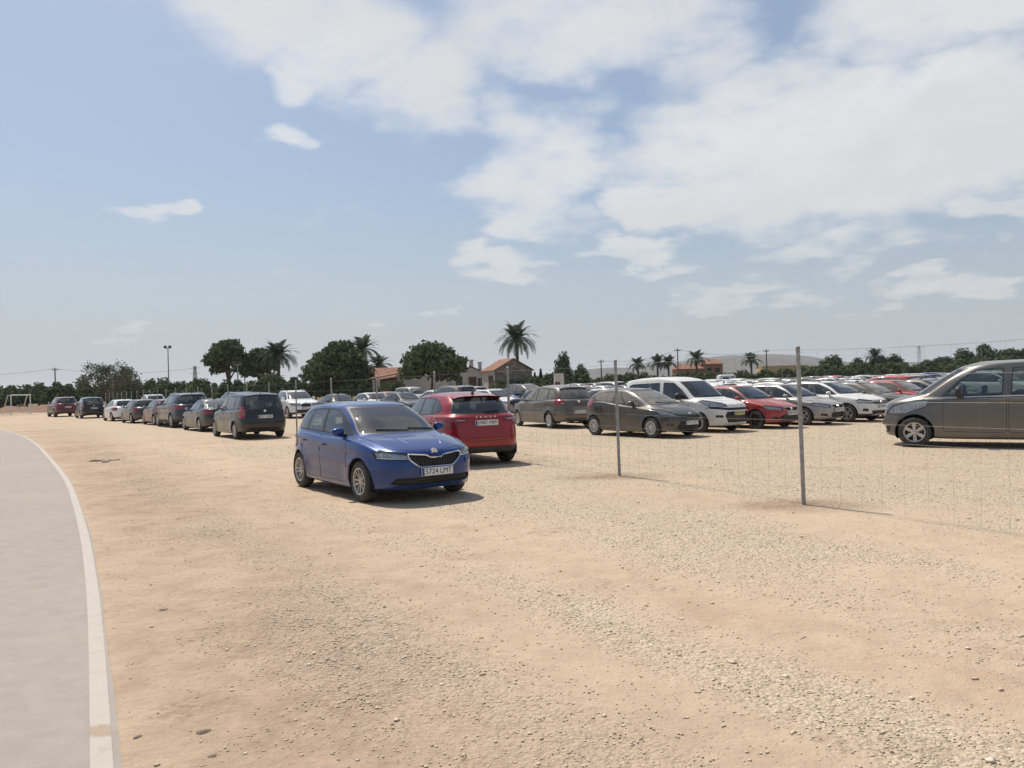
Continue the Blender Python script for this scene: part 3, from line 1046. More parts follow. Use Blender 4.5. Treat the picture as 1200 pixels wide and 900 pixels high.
    if p.get('aerial', True):
        h0, nn = sh.cast('top', p['xr'] - .22, 0)
        if p.get('fin'):
            q = h0
            mk('aerial', MB().add([(q.x - .10, 0, q.z - .01), (q.x + .07, .03, q.z - .012), (q.x + .07, -.03, q.z - .012), (q.x + .07, 0, q.z + .075), (q.x + .03, 0, q.z + .07)],
                                  [(0, 1, 4), (4, 1, 3), (0, 4, 2), (4, 3, 2), (1, 2, 3)]), M['black'], fix=True)
        else:
            mk('aerial', MB().tube([h0, h0 + Vector((.02, 0, .03)), h0 + Vector((.16, 0, .17))], [.02, .010, .006], 6), M['black'])
    if p.get('spoiler'):
        # lip over the rear glass
        xs, d_ = p['xr'], p['spoiler']
        mb = MB(); rowA = []; rowB = []; rowC = []
        for y in np.linspace(-p['wr'] * .86, p['wr'] * .86, 15):
            h0, nn = sh.cast('top', xs - .16, y)
            k_ = 1 - (abs(y) / p['wr']) ** 3 * .5
            rowA.append(h0 + Vector((0, 0, .004))); rowB.append(Vector((xs + d_ * k_, y, h0.z - .035))); rowC.append(Vector((xs - .02, y, h0.z - .075)))
        n_ = len(rowA)
        mb.add(rowA + rowB + rowC, [(i, i + 1, n_ + i + 1, n_ + i) for i in range(n_ - 1)] + [(n_ + i, n_ + i + 1, 2 * n_ + i + 1, 2 * n_ + i) for i in range(n_ - 1)])
        mk('roof_spoiler', mb, M['paint_slot'], paint=True, fix=False)
    return sp

M['paint_slot'] = PAINT['silver']
M['glass_slot'] = M['glass']

def far_mesh(tn, sp):
    """The same design as a single light mesh for cars that are only a few pixels tall."""
    skip = {'cabin_lining', 'door_lining', 'door_gap', 'seat', 'rear_bench', 'steering_wheel', 'wiper', 'plate_lettering', 'country_band', 'mirror_glass', 'reflector', 'grille_bars', 'intake_bars', 'lamp_trim', 'door_handle', 'badge'}
    mats = []; V = []; F = []; MI = []
    world = []
    for (nm, me, m4, par, paint) in sp.parts:
        wm = m4 if par is None else world[par] @ m4
        world.append(wm)
        if nm in skip: continue
        o = len(V)
        V.extend([tuple(wm @ v.co) for v in me.vertices])
        idx = []
        for mt in me.materials:
            if mt not in mats: mats.append(mt)
            idx.append(mats.index(mt))
        for pl in me.polygons:
            F.append(tuple(i + o for i in pl.vertices)); MI.append(idx[pl.material_index])
    me = bpy.data.meshes.new(tn + '_far')
    me.from_pydata(V, [], F)
    for mt in mats: me.materials.append(mt)
    me.polygons.foreach_set('material_index', MI)
    me.polygons.foreach_set('use_smooth', [True] * len(F))
    me.set_sharp_from_angle(angle=R(38))
    return me

CAR_N = [0]
def set_paint(o, paint, glass):
    for i, mt in enumerate(o.data.materials):
        if mt == M['paint_slot']:
            o.material_slots[i].link = 'OBJECT'; o.material_slots[i].material = paint
        elif mt == M['glass_slot'] and glass is not None:
            o.material_slots[i].link = 'OBJECT'; o.material_slots[i].material = glass

def place_car(sp, name, label, x, y, head, paint, group, cat='car', glass=None, z=0.0):
    """head: direction of travel in degrees, 0 = +X, counter-clockwise."""
    e = bpy.data.objects.new(name, None)
    COL.objects.link(e)
    e.empty_display_size = 0.3
    e.location = (x, y, z); e.rotation_euler = (0, 0, R(head))
    tag(e, label, cat, group)
    made = []
    for (nm, me, m4, par, pt) in sp.parts:
        o = bpy.data.objects.new(nm, me)
        COL.objects.link(o)
        o.parent = e if par is None else made[par]
        o.matrix_local = m4
        set_paint(o, PAINT[paint], glass)
        made.append(o)
    return e

def place_far(me, name, label, x, y, head, paint, group, cat='car', glass=None):
    o = bpy.data.objects.new(name, me)
    COL.objects.link(o)
    o.location = (x, y, 0); o.rotation_euler = (0, 0, R(head))
    set_paint(o, PAINT[paint], glass)
    tag(o, label, cat, group)
    return o

# ------------------------------------------------------------------ the designs (metres, x from the front bumper back)
HATCH = dict(L=3.99, W=1.735, H=1.465, gc=.175, xc=.98, zc=.975, xh=1.80, zh=1.405, xt=3.88, zt=1.0, xr=3.62, zr=1.375,
             zbf=.94, zbr=1.005, zn=.775, wb=.785, wr=.615, wf=.83, wrx=3.30, rw=.308, ra=.352, tw=.19, rim='twin',
             dlo=[(1.36, .965), (3.40, 1.025), (3.47, 1.08), (3.30, 1.27), (3.05, 1.335), (2.5, 1.355), (2.08, 1.335), (1.72, 1.19)],
             pillars=[(2.33, 2.40, .075), (3.06, 2.98, .05)],
             screen=[(.61, .99), (.615, 1.02), (.505, 1.375)], backlight=[(.54, 1.03), (.56, 1.06), (.49, 1.335)],
             head=[(.42, .635), (.76, .655), (.79, .74), (.72, .775), (.43, .725)], drl=True,
             tail=[(.56, .90), (.60, .72), (.80, .70), (.83, .88), (.74, .93)],
             grille=[(.27, .525), (.41, .635), (.43, .705), (.41, .715), (.15, .690), (.085, .652)], gbars='v', gtube=.011,
             intake=[(.52, .275), (.66, .30), (.60, .385)],
             doors=[[(1.27, .27), (2.32, .262), (2.335, .955), (1.26, .915)], [(2.32, .262), (2.86, .262), (2.94, .46), (3.10, .64), (3.26, .985), (2.335, .957)]],
             handles=[(2.16, .80), (3.04, .835)], mirror=(1.47, 1.015),
             fplate=(.455, '5724 LMT'), rplate=(.80, '5724 LMT'), fbadge=(.735, .048), ribs=[(.26, .24), (.9, .40)],
             seams=[('bonnet_gap', 'front2', [(.30, .60), (.7, .665), (1.06, .70)]), ('bonnet_gap', 'front', [(-.62, .788), (-.3, .765), (0, .758), (.3, .765), (.62, .788)]),
                    ('tailgate_gap', 'rear', [(-.63, 1.0), (-.60, .62), (-.50, .57), (.50, .57), (.60, .62), (.63, 1.0)])], spoiler=.07)
SPECS = {}
SPECS['hatch'] = HATCH
SPECS['crossover'] = dict(HATCH, L=4.24, W=1.80, H=1.55, gc=.20, xc=1.02, zc=1.03, xh=1.86, zh=1.48, xt=4.10, zt=1.10, xr=3.72, zr=1.465,
             zbf=.99, zbr=1.09, zn=.83, wb=.82, wr=.635, wf=.86, wrx=3.50, rw=.335, ra=.385, tw=.21, rim='five', nr=5.6, nb=4.4,
             dlo=[(1.45, 1.02), (3.30, 1.10), (3.62, 1.17), (3.42, 1.33), (3.1, 1.41), (2.55, 1.43), (2.14, 1.41), (1.78, 1.25)],
             pillars=[(2.42, 2.48, .08), (3.22, 3.12, .06)], screen=[(.63, 1.05), (.635, 1.08), (.525, 1.45)],
             backlight=[(.60, 1.10), (.66, 1.14), (.56, 1.35), (.50, 1.43)],
             head=[(.44, .70), (.79, .72), (.82, .80), (.74, .83), (.45, .79)],
             tail=[(.40, .985), (.42, .955), (.60, .93), (.68, .84), (.80, .83), (.90, .93), (.86, 1.02), (.70, 1.02)],
             tailpale=[(.46, .965), (.47, .955), (.60, .962), (.66, .985), (.60, .985)], taillim=.42,
             grille=[(.30, .60), (.45, .70), (.45, .77), (.16, .76), (.09, .72)], intake=[(.55, .33), (.66, .36), (.62, .47)],
             rearlow=[(.60, .20), (.95, .22), (.95, .44), (.70, .42), (.62, .40)], clad=.34,
             doors=[[(1.31, .37), (2.41, .362), (2.425, 1.015), (1.30, .965)], [(2.41, .362), (3.0, .362), (3.09, .56), (3.26, .74), (3.38, 1.06), (2.425, 1.017)]],
             handles=[(2.24, .86), (3.18, .90)], mirror=(1.58, 1.08), fplate=(.53, '0987 MFF'), rplate=(.905, '0987 MFF'), fbadge=(.80, .048), rbadge=None,
             rletters=('SKODA', 1.022, .105), ribs=[(.28, .26), (.95, .42)],
             seams=[('bonnet_gap', 'front2', [(.32, .62), (.75, .69), (1.1, .73)]), ('tailgate_gap', 'rear', [(-.71, 1.08), (-.70, .70), (-.64, .60), (.64, .60), (.70, .70), (.71, 1.08)]),
                    ('bumper_gap', 'rear', [(-.88, .66), (-.60, .545), (0, .53), (.60, .545), (.88, .66)])], spoiler=.12, fin=True)
SPECS['mpv'] = dict(HATCH, L=4.50, W=1.76, H=1.68, gc=.19, xc=.98, zc=1.08, xh=1.78, zh=1.56, xt=4.40, zt=1.08, xr=4.22, zr=1.585,
             zbf=1.02, zbr=1.06, zn=.86, wb=.81, wr=.665, wf=.82, wrx=3.63, rw=.315, ra=.362, tw=.19, rim='ten', nf=4.4, nr=7.0, nb=6.5, rd=.11, flare=.02,
             dlo=[(1.40, 1.05), (3.62, 1.085), (4.02, 1.12), (4.0, 1.40), (3.9, 1.49), (2.8, 1.535), (2.12, 1.51), (1.78, 1.33)],
             pillars=[(2.30, 2.36, .08), (3.42, 3.44, .09)], screen=[(.63, 1.10), (.635, 1.13), (.54, 1.53)],
             backlight=[(.60, 1.06), (.64, 1.10), (.60, 1.50), (.56, 1.54)],
             head=[(.42, .72), (.78, .76), (.80, .92), (.70, .95), (.44, .83)], drl=False,
             tail=[(.67, 1.16), (.66, .86), (.72, .76), (.80, .76), (.92, .82), (.92, 1.12), (.84, 1.20), (.72, 1.20)],
             tailpale=[(.70, .98), (.70, .90), (.76, .90), (.77, .98)], taillim=.42,
             grille=[(.40, .60), (.44, .70), (.42, .76)], gbars='h', gtube=.012, intake=[(.45, .28), (.50, .42)],
             doors=[[(1.28, .30), (2.29, .29), (2.31, 1.035), (1.27, .985)], [(2.29, .29), (3.12, .29), (3.22, .50), (3.38, .66), (3.44, 1.06), (2.31, 1.037)]],
             handles=[(2.14, .90), (3.24, .92)], mirror=(1.56, 1.13), mirror_size=(.09, .11, .085), fplate=(.50, '4187 HXR'), rplate=(.80, '8231 HBK'), fbadge=(.80, .05), rbadge=(1.0, .045), ribs=None,
             seams=[('bonnet_gap', 'front2', [(.30, .62), (.7, .68), (1.05, .71)]), ('tailgate_gap', 'rear', [(-.66, 1.52), (-.655, .66), (-.58, .58), (.58, .58), (.655, .66), (.66, 1.52)]),
                    ('bumper_gap', 'rear', [(-.85, .62), (-.3, .575), (.3, .575), (.85, .62)])], spoiler=.05, rails=None, nh=4.0)
SPECS['roundmpv'] = dict(SPECS['mpv'], L=4.46, W=1.81, H=1.63, xc=.95, zc=1.05, xh=1.90, zh=1.53, xt=4.32, zt=1.10, xr=3.98, zr=1.53, zbf=.99, zbr=1.09, zn=.84, wb=.83, wr=.65, wf=.90, wrx=3.64, nr=5.5, nb=5.0, rim='twelve',
             dlo=[(1.42, 1.02), (3.55, 1.10), (4.0, 1.15), (3.9, 1.33), (3.72, 1.45), (2.8, 1.50), (2.22, 1.475), (1.82, 1.29)],
             pillars=[(1.95, 2.35, .05), (2.52, 2.56, .08), (3.45, 3.42, .08)], screen=[(.66, 1.07), (.665, 1.10), (.55, 1.50)],
             backlight=[(.56, 1.12), (.63, 1.17), (.60, 1.38), (.52, 1.47)],
             tail=[(.60, 1.10), (.56, .98), (.60, .90), (.72, .88), (.95, .92), (.95, 1.08), (.84, 1.15), (.70, 1.15)], tailpale=[(.60, .97), (.62, .92), (.70, .91), (.70, .97)], taillim=.48,
             rletters=None, rplate=(.62, '2750 GLM'), rbadge=(1.0, .05), handles=[(2.36, .88), (3.30, .93)],
             doors=[[(1.30, .30), (2.51, .29), (2.53, 1.02), (1.29, .965)], [(2.51, .29), (3.16, .29), (3.25, .50), (3.40, .66), (3.47, 1.075), (2.53, 1.022)]], mirror=(1.62, 1.09), rails=None)
SPECS['wedge'] = dict(HATCH, L=3.96, W=1.735, H=1.48, gc=.17, xc=.86, zc=.97, xh=1.86, zh=1.42, xt=3.86, zt=1.09, xr=3.58, zr=1.385, zbf=.92, zbr=1.10, zn=.74, wb=.785, wr=.585, wf=.82, wrx=3.31, rw=.305, ra=.350, rim='ten', nf=3.9,
             dlo=[(1.44, .955), (3.20, 1.115), (3.42, 1.17), (3.26, 1.28), (2.95, 1.345), (2.45, 1.365), (2.08, 1.335), (1.72, 1.17)],
             pillars=[(1.88, 2.26, .045), (2.42, 2.47, .075)], screen=[(.62, .985), (.625, 1.01), (.50, 1.385)], backlight=[(.50, 1.12), (.53, 1.15), (.47, 1.345)],
             head=[(.46, .62), (.76, .68), (.80, .84), (.74, .865), (.50, .72)], headlim=1.0, drl=False,
             tail=[(.60, 1.12), (.62, .90), (.78, .86), (.84, .98), (.74, 1.16), (.64, 1.18)], taillim=.6, gchrome=False, gbars='h',
             grille=[(.30, .56), (.44, .59), (.36, .66)], intake=[(.44, .27), (.52, .33), (.42, .50)], fog=[(.60, .36), (.70, .37), (.70, .44), (.60, .42)],
             doors=[[(1.30, .27), (2.41, .262), (2.425, 1.02), (1.29, .91)], [(2.41, .262), (2.88, .262), (2.96, .46), (3.12, .64), (3.22, 1.09), (2.425, 1.022)]],
             handles=[(2.24, .84), (3.06, .92)], mirror=(1.56, 1.02), fplate=(.44, '7716 GYT'), rplate=(.72, '7716 GYT'), fbadge=(.70, .04), ribs=None, mirror_size=(.085, .105, .07))
SPECS['leisure_van'] = dict(SPECS['mpv'], pillar_paint=True, L=4.38, W=1.81, H=1.80, gc=.19, xc=.92, zc=1.10, xh=1.66, zh=1.66, xt=4.30, zt=1.12, xr=4.20, zr=1.70, zbf=1.03, zbr=1.10, zn=.90, wb=.845, wr=.72, wf=.90, wrx=3.63, rw=.32, ra=.365, nf=3.9, nr=8, nb=8, rd=.10, rim='ten',
             dlo=[(1.42, 1.07), (1.98, 1.09), (3.30, 1.16), (3.95, 1.20), (3.95, 1.50), (3.8, 1.56), (2.3, 1.60), (2.02, 1.58), (1.72, 1.36)],
             pillars=[(2.44, 2.46, .17)], screen=[(.66, 1.12), (.665, 1.15), (.60, 1.62)], backlight=[(.62, 1.14), (.66, 1.18), (.62, 1.60)],
             head=[(.44, .82), (.80, .80), (.84, .98), (.74, 1.02), (.50, .93)], headlim=1.0, tail=[(.72, 1.16), (.72, .80), (.92, .80), (.92, 1.16)], taillim=.35, tailpale=[(.75, .95), (.75, .88), (.82, .88), (.82, .95)],
             grille=[(.44, .70), (.86, .765), (.86, .815), (.40, .775)], gbars='h', gchrome=False, intake=[(.46, .32), (.56, .52), (.50, .66)], fog=[(.60, .47), (.74, .48), (.74, .56), (.60, .55)],
             doors=[[(1.28, .32), (2.42, .31), (2.44, 1.05), (1.27, 1.0)], [(2.46, .31), (3.16, .31), (3.26, .52), (3.38, .66), (3.44, 1.13), (2.48, 1.09)]],
             handles=[(2.26, .93), (2.64, .93)], handle_mat='black', mirror=(1.62, 1.15), mirror_mat='black', mirror_size=(.09, .11, .12), fplate=(.60, '5639 FRC'), platemat='plate_y', rplate=(.80, '5639 FRC'), fbadge=(.85, .055), rbadge=None,
             seams=[('bonnet_gap', 'front', [(-.62, .93), (-.35, .865), (0, .855), (.35, .865), (.62, .93)]), ('bumper_gap', 'front', [(-.86, .80), (-.5, .775), (0, .765), (.5, .775), (.86, .80)])], rails=None, aerial=True)
SPECS['minivan'] = dict(SPECS['mpv'], pillar_paint=True, L=5.15, W=1.92, H=1.93, gc=.20, xc=.74, zc=1.21, xh=1.68, zh=1.82, xt=5.02, zt=1.20, xr=4.92, zr=1.84, zbf=1.11, zbr=1.20, zn=1.02, wb=.90, wr=.735, wf=.72, wrx=4.06, rw=.34, ra=.40, tw=.22, rim='six', nf=3.3, nr=8, nb=8, rd=.11, crease=.10, nh=3.6, nw=4.4, rows3=True,
             dlo=[(1.36, 1.14), (4.85, 1.225), (4.86, 1.67), (4.75, 1.735), (2.6, 1.745), (2.0, 1.725), (1.70, 1.50)],
             pillars=[(2.50, 2.53, .17), (3.74, 3.76, .07)], screen=[(.70, 1.19), (.705, 1.22), (.60, 1.74)], backlight=[(.66, 1.22), (.70, 1.26), (.66, 1.76)],
             head=[(.50, .74), (.80, .76), (.92, 1.02), (.84, 1.08), (.60, .93)], headlim=1.0, tail=[(.78, 1.30), (.78, .86), (.96, .86), (.96, 1.30)], taillim=.3, tailpale=[(.80, 1.0), (.80, .92), (.88, .92), (.88, 1.0)],
             grille=[(.40, .70), (.46, .82), (.40, .88)], gbars='h', intake=[(.55, .32), (.62, .46)],
             doors=[[(1.30, .36), (2.48, .35), (2.50, 1.115), (1.29, 1.075)], [(2.52, .35), (3.58, .35), (3.66, .55), (3.74, .66), (3.76, 1.16), (2.54, 1.117)]], doornames=['door', 'sliding_door'],
             handles=[(2.27, .99), (2.70, .99)], handle_mat='black', mirror=(1.63, 1.24), mirror_mat='black', mirror_size=(.09, .11, .13), chrome_belt=4.9, fplate=(.54, '3348 GHW'), rplate=(.80, '3348 GHW'), fbadge=(.90, .05), rbadge=None,
             seams=[('rear_panel_gap', 'side', [(3.82, 1.14), (3.82, .72)])], rails=None, aerial=False, spoiler=.04)
SPECS['suv'] = dict(HATCH, L=4.78, W=1.92, H=1.74, gc=.23, xc=1.22, zc=1.18, xh=2.10, zh=1.655, xt=4.62, zt=1.20, xr=4.32, zr=1.66, zbf=1.14, zbr=1.22, zn=.98, wb=.88, wr=.67, wf=.90, wrx=3.80, rw=.375, ra=.425, tw=.24, rim='five', nf=5.2, nr=5.6, nb=5.0,
             dlo=[(1.64, 1.165), (3.75, 1.235), (4.22, 1.28), (4.08, 1.48), (3.85, 1.59), (3.0, 1.63), (2.38, 1.605), (2.02, 1.42)],
             pillars=[(2.72, 2.78, .08), (3.66, 3.62, .07)], screen=[(.68, 1.20), (.685, 1.23), (.56, 1.62)], backlight=[(.62, 1.24), (.65, 1.28), (.56, 1.60)],
             head=[(.34, .80), (.36, .76), (.82, .80), (.88, .92), (.80, .95), (.36, .89)], drl=False, tail=[(.46, 1.06), (.50, .94), (.90, .92), (.93, 1.06), (.84, 1.12), (.50, 1.12)], taillim=.7,
             grille=[(.27, .70), (.31, .80), (.27, .91), (.05, .91)], gbars='v', intake=[(.58, .34), (.64, .54)], rearlow=[(.60, .22), (1.0, .22), (1.0, .46), (.60, .44)], clad=.38,
             doors=[[(1.50, .42), (2.71, .41), (2.725, 1.155), (1.49, 1.11)], [(2.71, .41), (3.26, .41), (3.36, .62), (3.56, .84), (3.70, 1.20), (2.725, 1.157)]],
             handles=[(2.52, 1.0), (3.50, 1.03)], mirror=(1.78, 1.24), fplate=(.62, '9062 KLD'), rplate=(.86, '9062 KLD'), fbadge=(.955, .045), ribs=[(.30, .30), (1.1, .46)],
             seams=[('bonnet_gap', 'front2', [(.34, .66), (.8, .74), (1.3, .78)]), ('tailgate_gap', 'rear', [(-.72, 1.20), (-.70, .72), (-.60, .64), (.60, .64), (.70, .72), (.72, 1.20)])], rails='chrome', spoiler=.10)
SPECS['saloon'] = dict(HATCH, L=4.62, W=1.80, H=1.44, gc=.165, xc=1.24, zc=.95, xh=2.08, zh=1.38, xt=4.02, zt=1.03, xr=3.28, zr=1.37, zbf=.90, zbr=.985, zn=.74, wb=.82, wr=.60, wf=.88, wrx=3.64, rw=.315, ra=.362, tw=.205, rim='five', nf=4.6, nr=5.4, nb=4.6, xtail=4.52, ztail=.99,
             dlo=[(1.62, .925), (3.45, .985), (3.80, 1.02), (3.58, 1.16), (3.25, 1.28), (2.75, 1.325), (2.36, 1.305), (2.0, 1.15)],
             pillars=[(2.60, 2.66, .08), (3.46, 3.34, .06)], screen=[(.63, .965), (.635, .99), (.51, 1.35)], backlight=[(.60, 1.05), (.62, 1.08), (.50, 1.33)],
             head=[(.44, .62), (.80, .64), (.83, .735), (.72, .765), (.45, .71)], drl=False, tail=[(.50, .93), (.52, .78), (.84, .78), (.87, .92), (.78, .965)], taillim=.5,
             grille=[(.34, .53), (.40, .62), (.36, .70)], gbars='h', intake=[(.50, .26), (.58, .38)],
             doors=[[(1.50, .26), (2.59, .25), (2.605, .925), (1.49, .875)], [(2.59, .25), (3.16, .25), (3.25, .46), (3.42, .64), (3.52, .965), (2.605, .927)]],
             handles=[(2.42, .80), (3.34, .825)], mirror=(1.76, .99), fplate=(.46, '6184 HTZ'), rplate=(.66, '6184 HTZ'), fbadge=(.73, .045), ribs=[(.28, .30), (1.1, .44)], rearwiper=False, spoiler=None, fin=True, aerial=False,
             seams=[('bonnet_gap', 'front2', [(.32, .64), (.8, .70), (1.3, .74)]), ('boot_gap', 'rear', [(-.62, .99), (-.60, .60), (.60, .60), (.62, .99)])])
SPECS['compact'] = dict(HATCH, L=4.06, W=1.70, H=1.445, zn=.75, xc=1.0, zc=.955, rim='five', nf=4.0,
             head=[(.42, .60), (.74, .64), (.79, .76), (.72, .78), (.44, .70)], drl=False,
             grille=[(.24, .58), (.33, .64), (.36, .70)], gbars='h', gtube=.009, intake=[(.34, .27), (.40, .36), (.34, .45)], fog=[(.50, .31), (.68, .34), (.66, .42), (.52, .38)],
             fplate=(.52, '4409 JRV'), rplate=(.62, '4409 JRV'), fbadge=(.645, .05), ribs=[(.30, .36), (.95, .50)])
SPECS['sporty'] = dict(SPECS['compact'], rim='dark', intake=[(.42, .26), (.52, .40), (.40, .47)], fplate=(.50, '1825 HPK'))
SPECS['raised_hatch'] = dict(SPECS['compact'], L=4.09, W=1.84, H=1.51, gc=.20, zn=.82, zc=1.01, zbf=.97, zbr=1.05, zh=1.45, zr=1.42, zt=1.05, wb=.83, wr=.635, rw=.325, ra=.375, flare=.026,
             dlo=[(1.38, .995), (3.30, 1.07), (3.52, 1.13), (3.32, 1.31), (3.05, 1.38), (2.5, 1.40), (2.10, 1.38), (1.74, 1.23)], screen=[(.64, 1.03), (.645, 1.06), (.525, 1.42)], backlight=[(.56, 1.08), (.58, 1.11), (.50, 1.38)],
             head=[(.48, .66), (.80, .69), (.83, .80), (.74, .83), (.50, .76)], grille=[(.46, .64), (.49, .70), (.48, .75)], gtube=.006, intake=[(.48, .29), (.56, .42)], fog=[(.64, .38), (.76, .40), (.75, .50), (.65, .48)], clad=.30,
             doors=[[(1.29, .33), (2.32, .322), (2.335, .985), (1.28, .945)], [(2.32, .322), (2.86, .322), (2.94, .50), (3.10, .68), (3.26, 1.03), (2.335, .987)]],
             mirror=(1.50, 1.055), handles=[(2.16, .85), (3.04, .885)], fplate=(.55, '7350 MBC'), fbadge=(.70, .045), rails='black')
DESIGN = {}

# ================================================================== GROUND
rng = np.random.default_rng(11)

def vnoise(x, y, seed=0):
    """Smooth value noise in [0, 1] on numpy arrays."""
    xi = np.floor(x).astype(np.int64); yi = np.floor(y).astype(np.int64)
    xf = x - xi; yf = y - yi
    def h(a, b):
        n = (a * 374761393 + b * 668265263 + seed * 974634777) & 0xFFFFFFFF
        n = ((n ^ (n >> 13)) * 1274126177) & 0xFFFFFFFF
        return ((n ^ (n >> 16)) & 0xFFFF) / 65535.0
    u = xf * xf * (3 - 2 * xf); v = yf * yf * (3 - 2 * yf)
    return (h(xi, yi) * (1 - u) + h(xi + 1, yi) * u) * (1 - v) + (h(xi, yi + 1) * (1 - u) + h(xi + 1, yi + 1) * u) * v

def fbm(x, y, seed=0, oct=4):
    a = 0.5; s = 0; t = 0
    for o in range(oct):
        s = s + a * vnoise(x * 2 ** o, y * 2 ** o, seed + o * 17); t += a; a *= 0.55
    return s / t

ALONG = (-0.555, 0.832)                       # the way the road and the fence run
ROAD_R = [(2.6, -5.2), (1.35, -2.6), (0.15, -0.2), (-0.80, 1.55), (-1.80, 3.40), (-3.46, 6.37), (-5.42, 9.72), (-8.6, 14.9), (-12.45, 20.75), (-16.8, 27.2), (-21.5, 33.8), (-29.9, 44.4), (-42.0, 58.0), (-60.0, 76.0), (-84, 97)]

def smooth_path(pts, sub=8):
    P = catmull(np.array([(a, b, 0.0) for a, b in pts]), sub)
    return P[:, :2]
ROADP = smooth_path(ROAD_R)

def road_dist(x, y):
    """Signed distance to the road's edge line, positive on the gravel side."""
    best = np.full(np.shape(x), 1e9); sg = np.ones(np.shape(x))
    for i in range(len(ROADP) - 1):
        a, b = ROADP[i], ROADP[i + 1]
        d = b - a; l2 = d @ d
        t = np.clip(((x - a[0]) * d[0] + (y - a[1]) * d[1]) / l2, 0, 1)
        ex = x - a[0] - t * d[0]; ey = y - a[1] - t * d[1]
        q = np.hypot(ex, ey)
        cr = d[0] * ey - d[1] * ex
        m = q < best
        best = np.where(m, q, best); sg = np.where(m, np.where(cr > 0, -1, 1), sg)
    return best * sg

TRACK = smooth_path([(-13.5, 26.0), (-8.6, 18.6), (-5.3, 13.4), (-3.3, 10.3), (-1.35, 7.2), (0.10, 4.9), (1.15, 3.3), (2.2, 1.7), (3.0, 0.3)], 5)
def gravel_mask(x, y):
    """1 = loose stone, 0 = bare sandy earth."""
    u = x * ALONG[0] + y * ALONG[1]; v = x * ALONG[1] - y * ALONG[0]
    a = fbm(u * 0.14 + 3.0, v * 0.62 + 8.0, 3)           # wheel-worn strips along the fence line
    b = fbm(x * 0.55, y * 0.55, 9)
    c = fbm(x * 1.9, y * 1.9, 14)
    inside = np.clip((x * ALONG[1] - y * ALONG[0] - 8.2) / 2.5, 0, 1)      # the lot itself is fully stoned
    m = np.clip((a * 0.55 + b * 0.30 + c * 0.15 - 0.34 + 0.14 * inside) / 0.26, 0, 1)
    # two wheel tracks swept clean of stone
    for off in ((0.0, 0.0), (1.30, 0.62)):
        T = TRACK + np.array(off)
        dd = np.full(np.shape(x), 1e9)
        for a_, b_ in zip(T[:-1], T[1:]):
            e_ = b_ - a_; t_ = np.clip(((x - a_[0]) * e_[0] + (y - a_[1]) * e_[1]) / (e_ @ e_), 0, 1)
            dd = np.minimum(dd, np.hypot(x - a_[0] - t_ * e_[0], y - a_[1] - t_ * e_[1]))
        m = m * (1 - 0.85 * np.exp(-(dd / (0.30 + 0.35 * c)) ** 2))
    rd = road_dist(x, y)
    m = m * np.clip((rd - 0.35) / 1.3 + (b - 0.5) * 1.2, 0, 1)
    return m

def height(x, y):
    fade = np.clip((10.5 - y) / 4.0, 0, 1) * np.clip(road_dist(x, y) / 1.0, 0, 1)
    return fade * ((fbm(x * 0.9, y * 0.9, 21) - 0.5) * 0.05 + (fbm(x * 3.3, y * 3.3, 5, 3) - 0.5) * 0.022)

def graded(lo, hi, step, far, grow=1.22):
    a = list(np.arange(lo, hi + 1e-6, step))
    s = step
    while a[-1] < far:
        s *= grow; a.append(a[-1] + s)
    s = step; pre = []
    c = lo
    while c > -far:
        s *= grow; c -= s; pre.append(c)
    return np.array(pre[::-1] + a)

gx = graded(-13, 14, 0.14, 5200)
gy = graded(-1.5, 27, 0.14, 5200)
GX, GY = np.meshgrid(gx, gy)
GZ = height(GX, GY)
nx, ny = len(gx), len(gy)
gv = np.stack([GX, GY, GZ], -1).reshape(-1, 3)
ii = (np.arange(ny - 1)[:, None] * nx + np.arange(nx - 1)[None, :]).reshape(-1)
gf = np.stack([ii, ii + 1, ii + 1 + nx, ii + nx], 1)

def fast_mesh(name, verts, faces, mats, smooth=False):
    me = bpy.data.meshes.new(name)
    n, k = faces.shape
    me.vertices.add(len(verts)); me.vertices.foreach_set('co', np.asarray(verts, np.float32).ravel())
    me.loops.add(n * k); me.loops.foreach_set('vertex_index', faces.astype(np.int32).ravel())
    me.polygons.add(n); me.polygons.foreach_set('loop_start', np.arange(0, n * k, k, dtype=np.int32))
    if smooth: me.polygons.foreach_set('use_smooth', np.ones(n, bool))
    for mt in (mats if isinstance(mats, (list, tuple)) else [mats]): me.materials.append(mt)
    me.update(calc_edges=True)
    return me

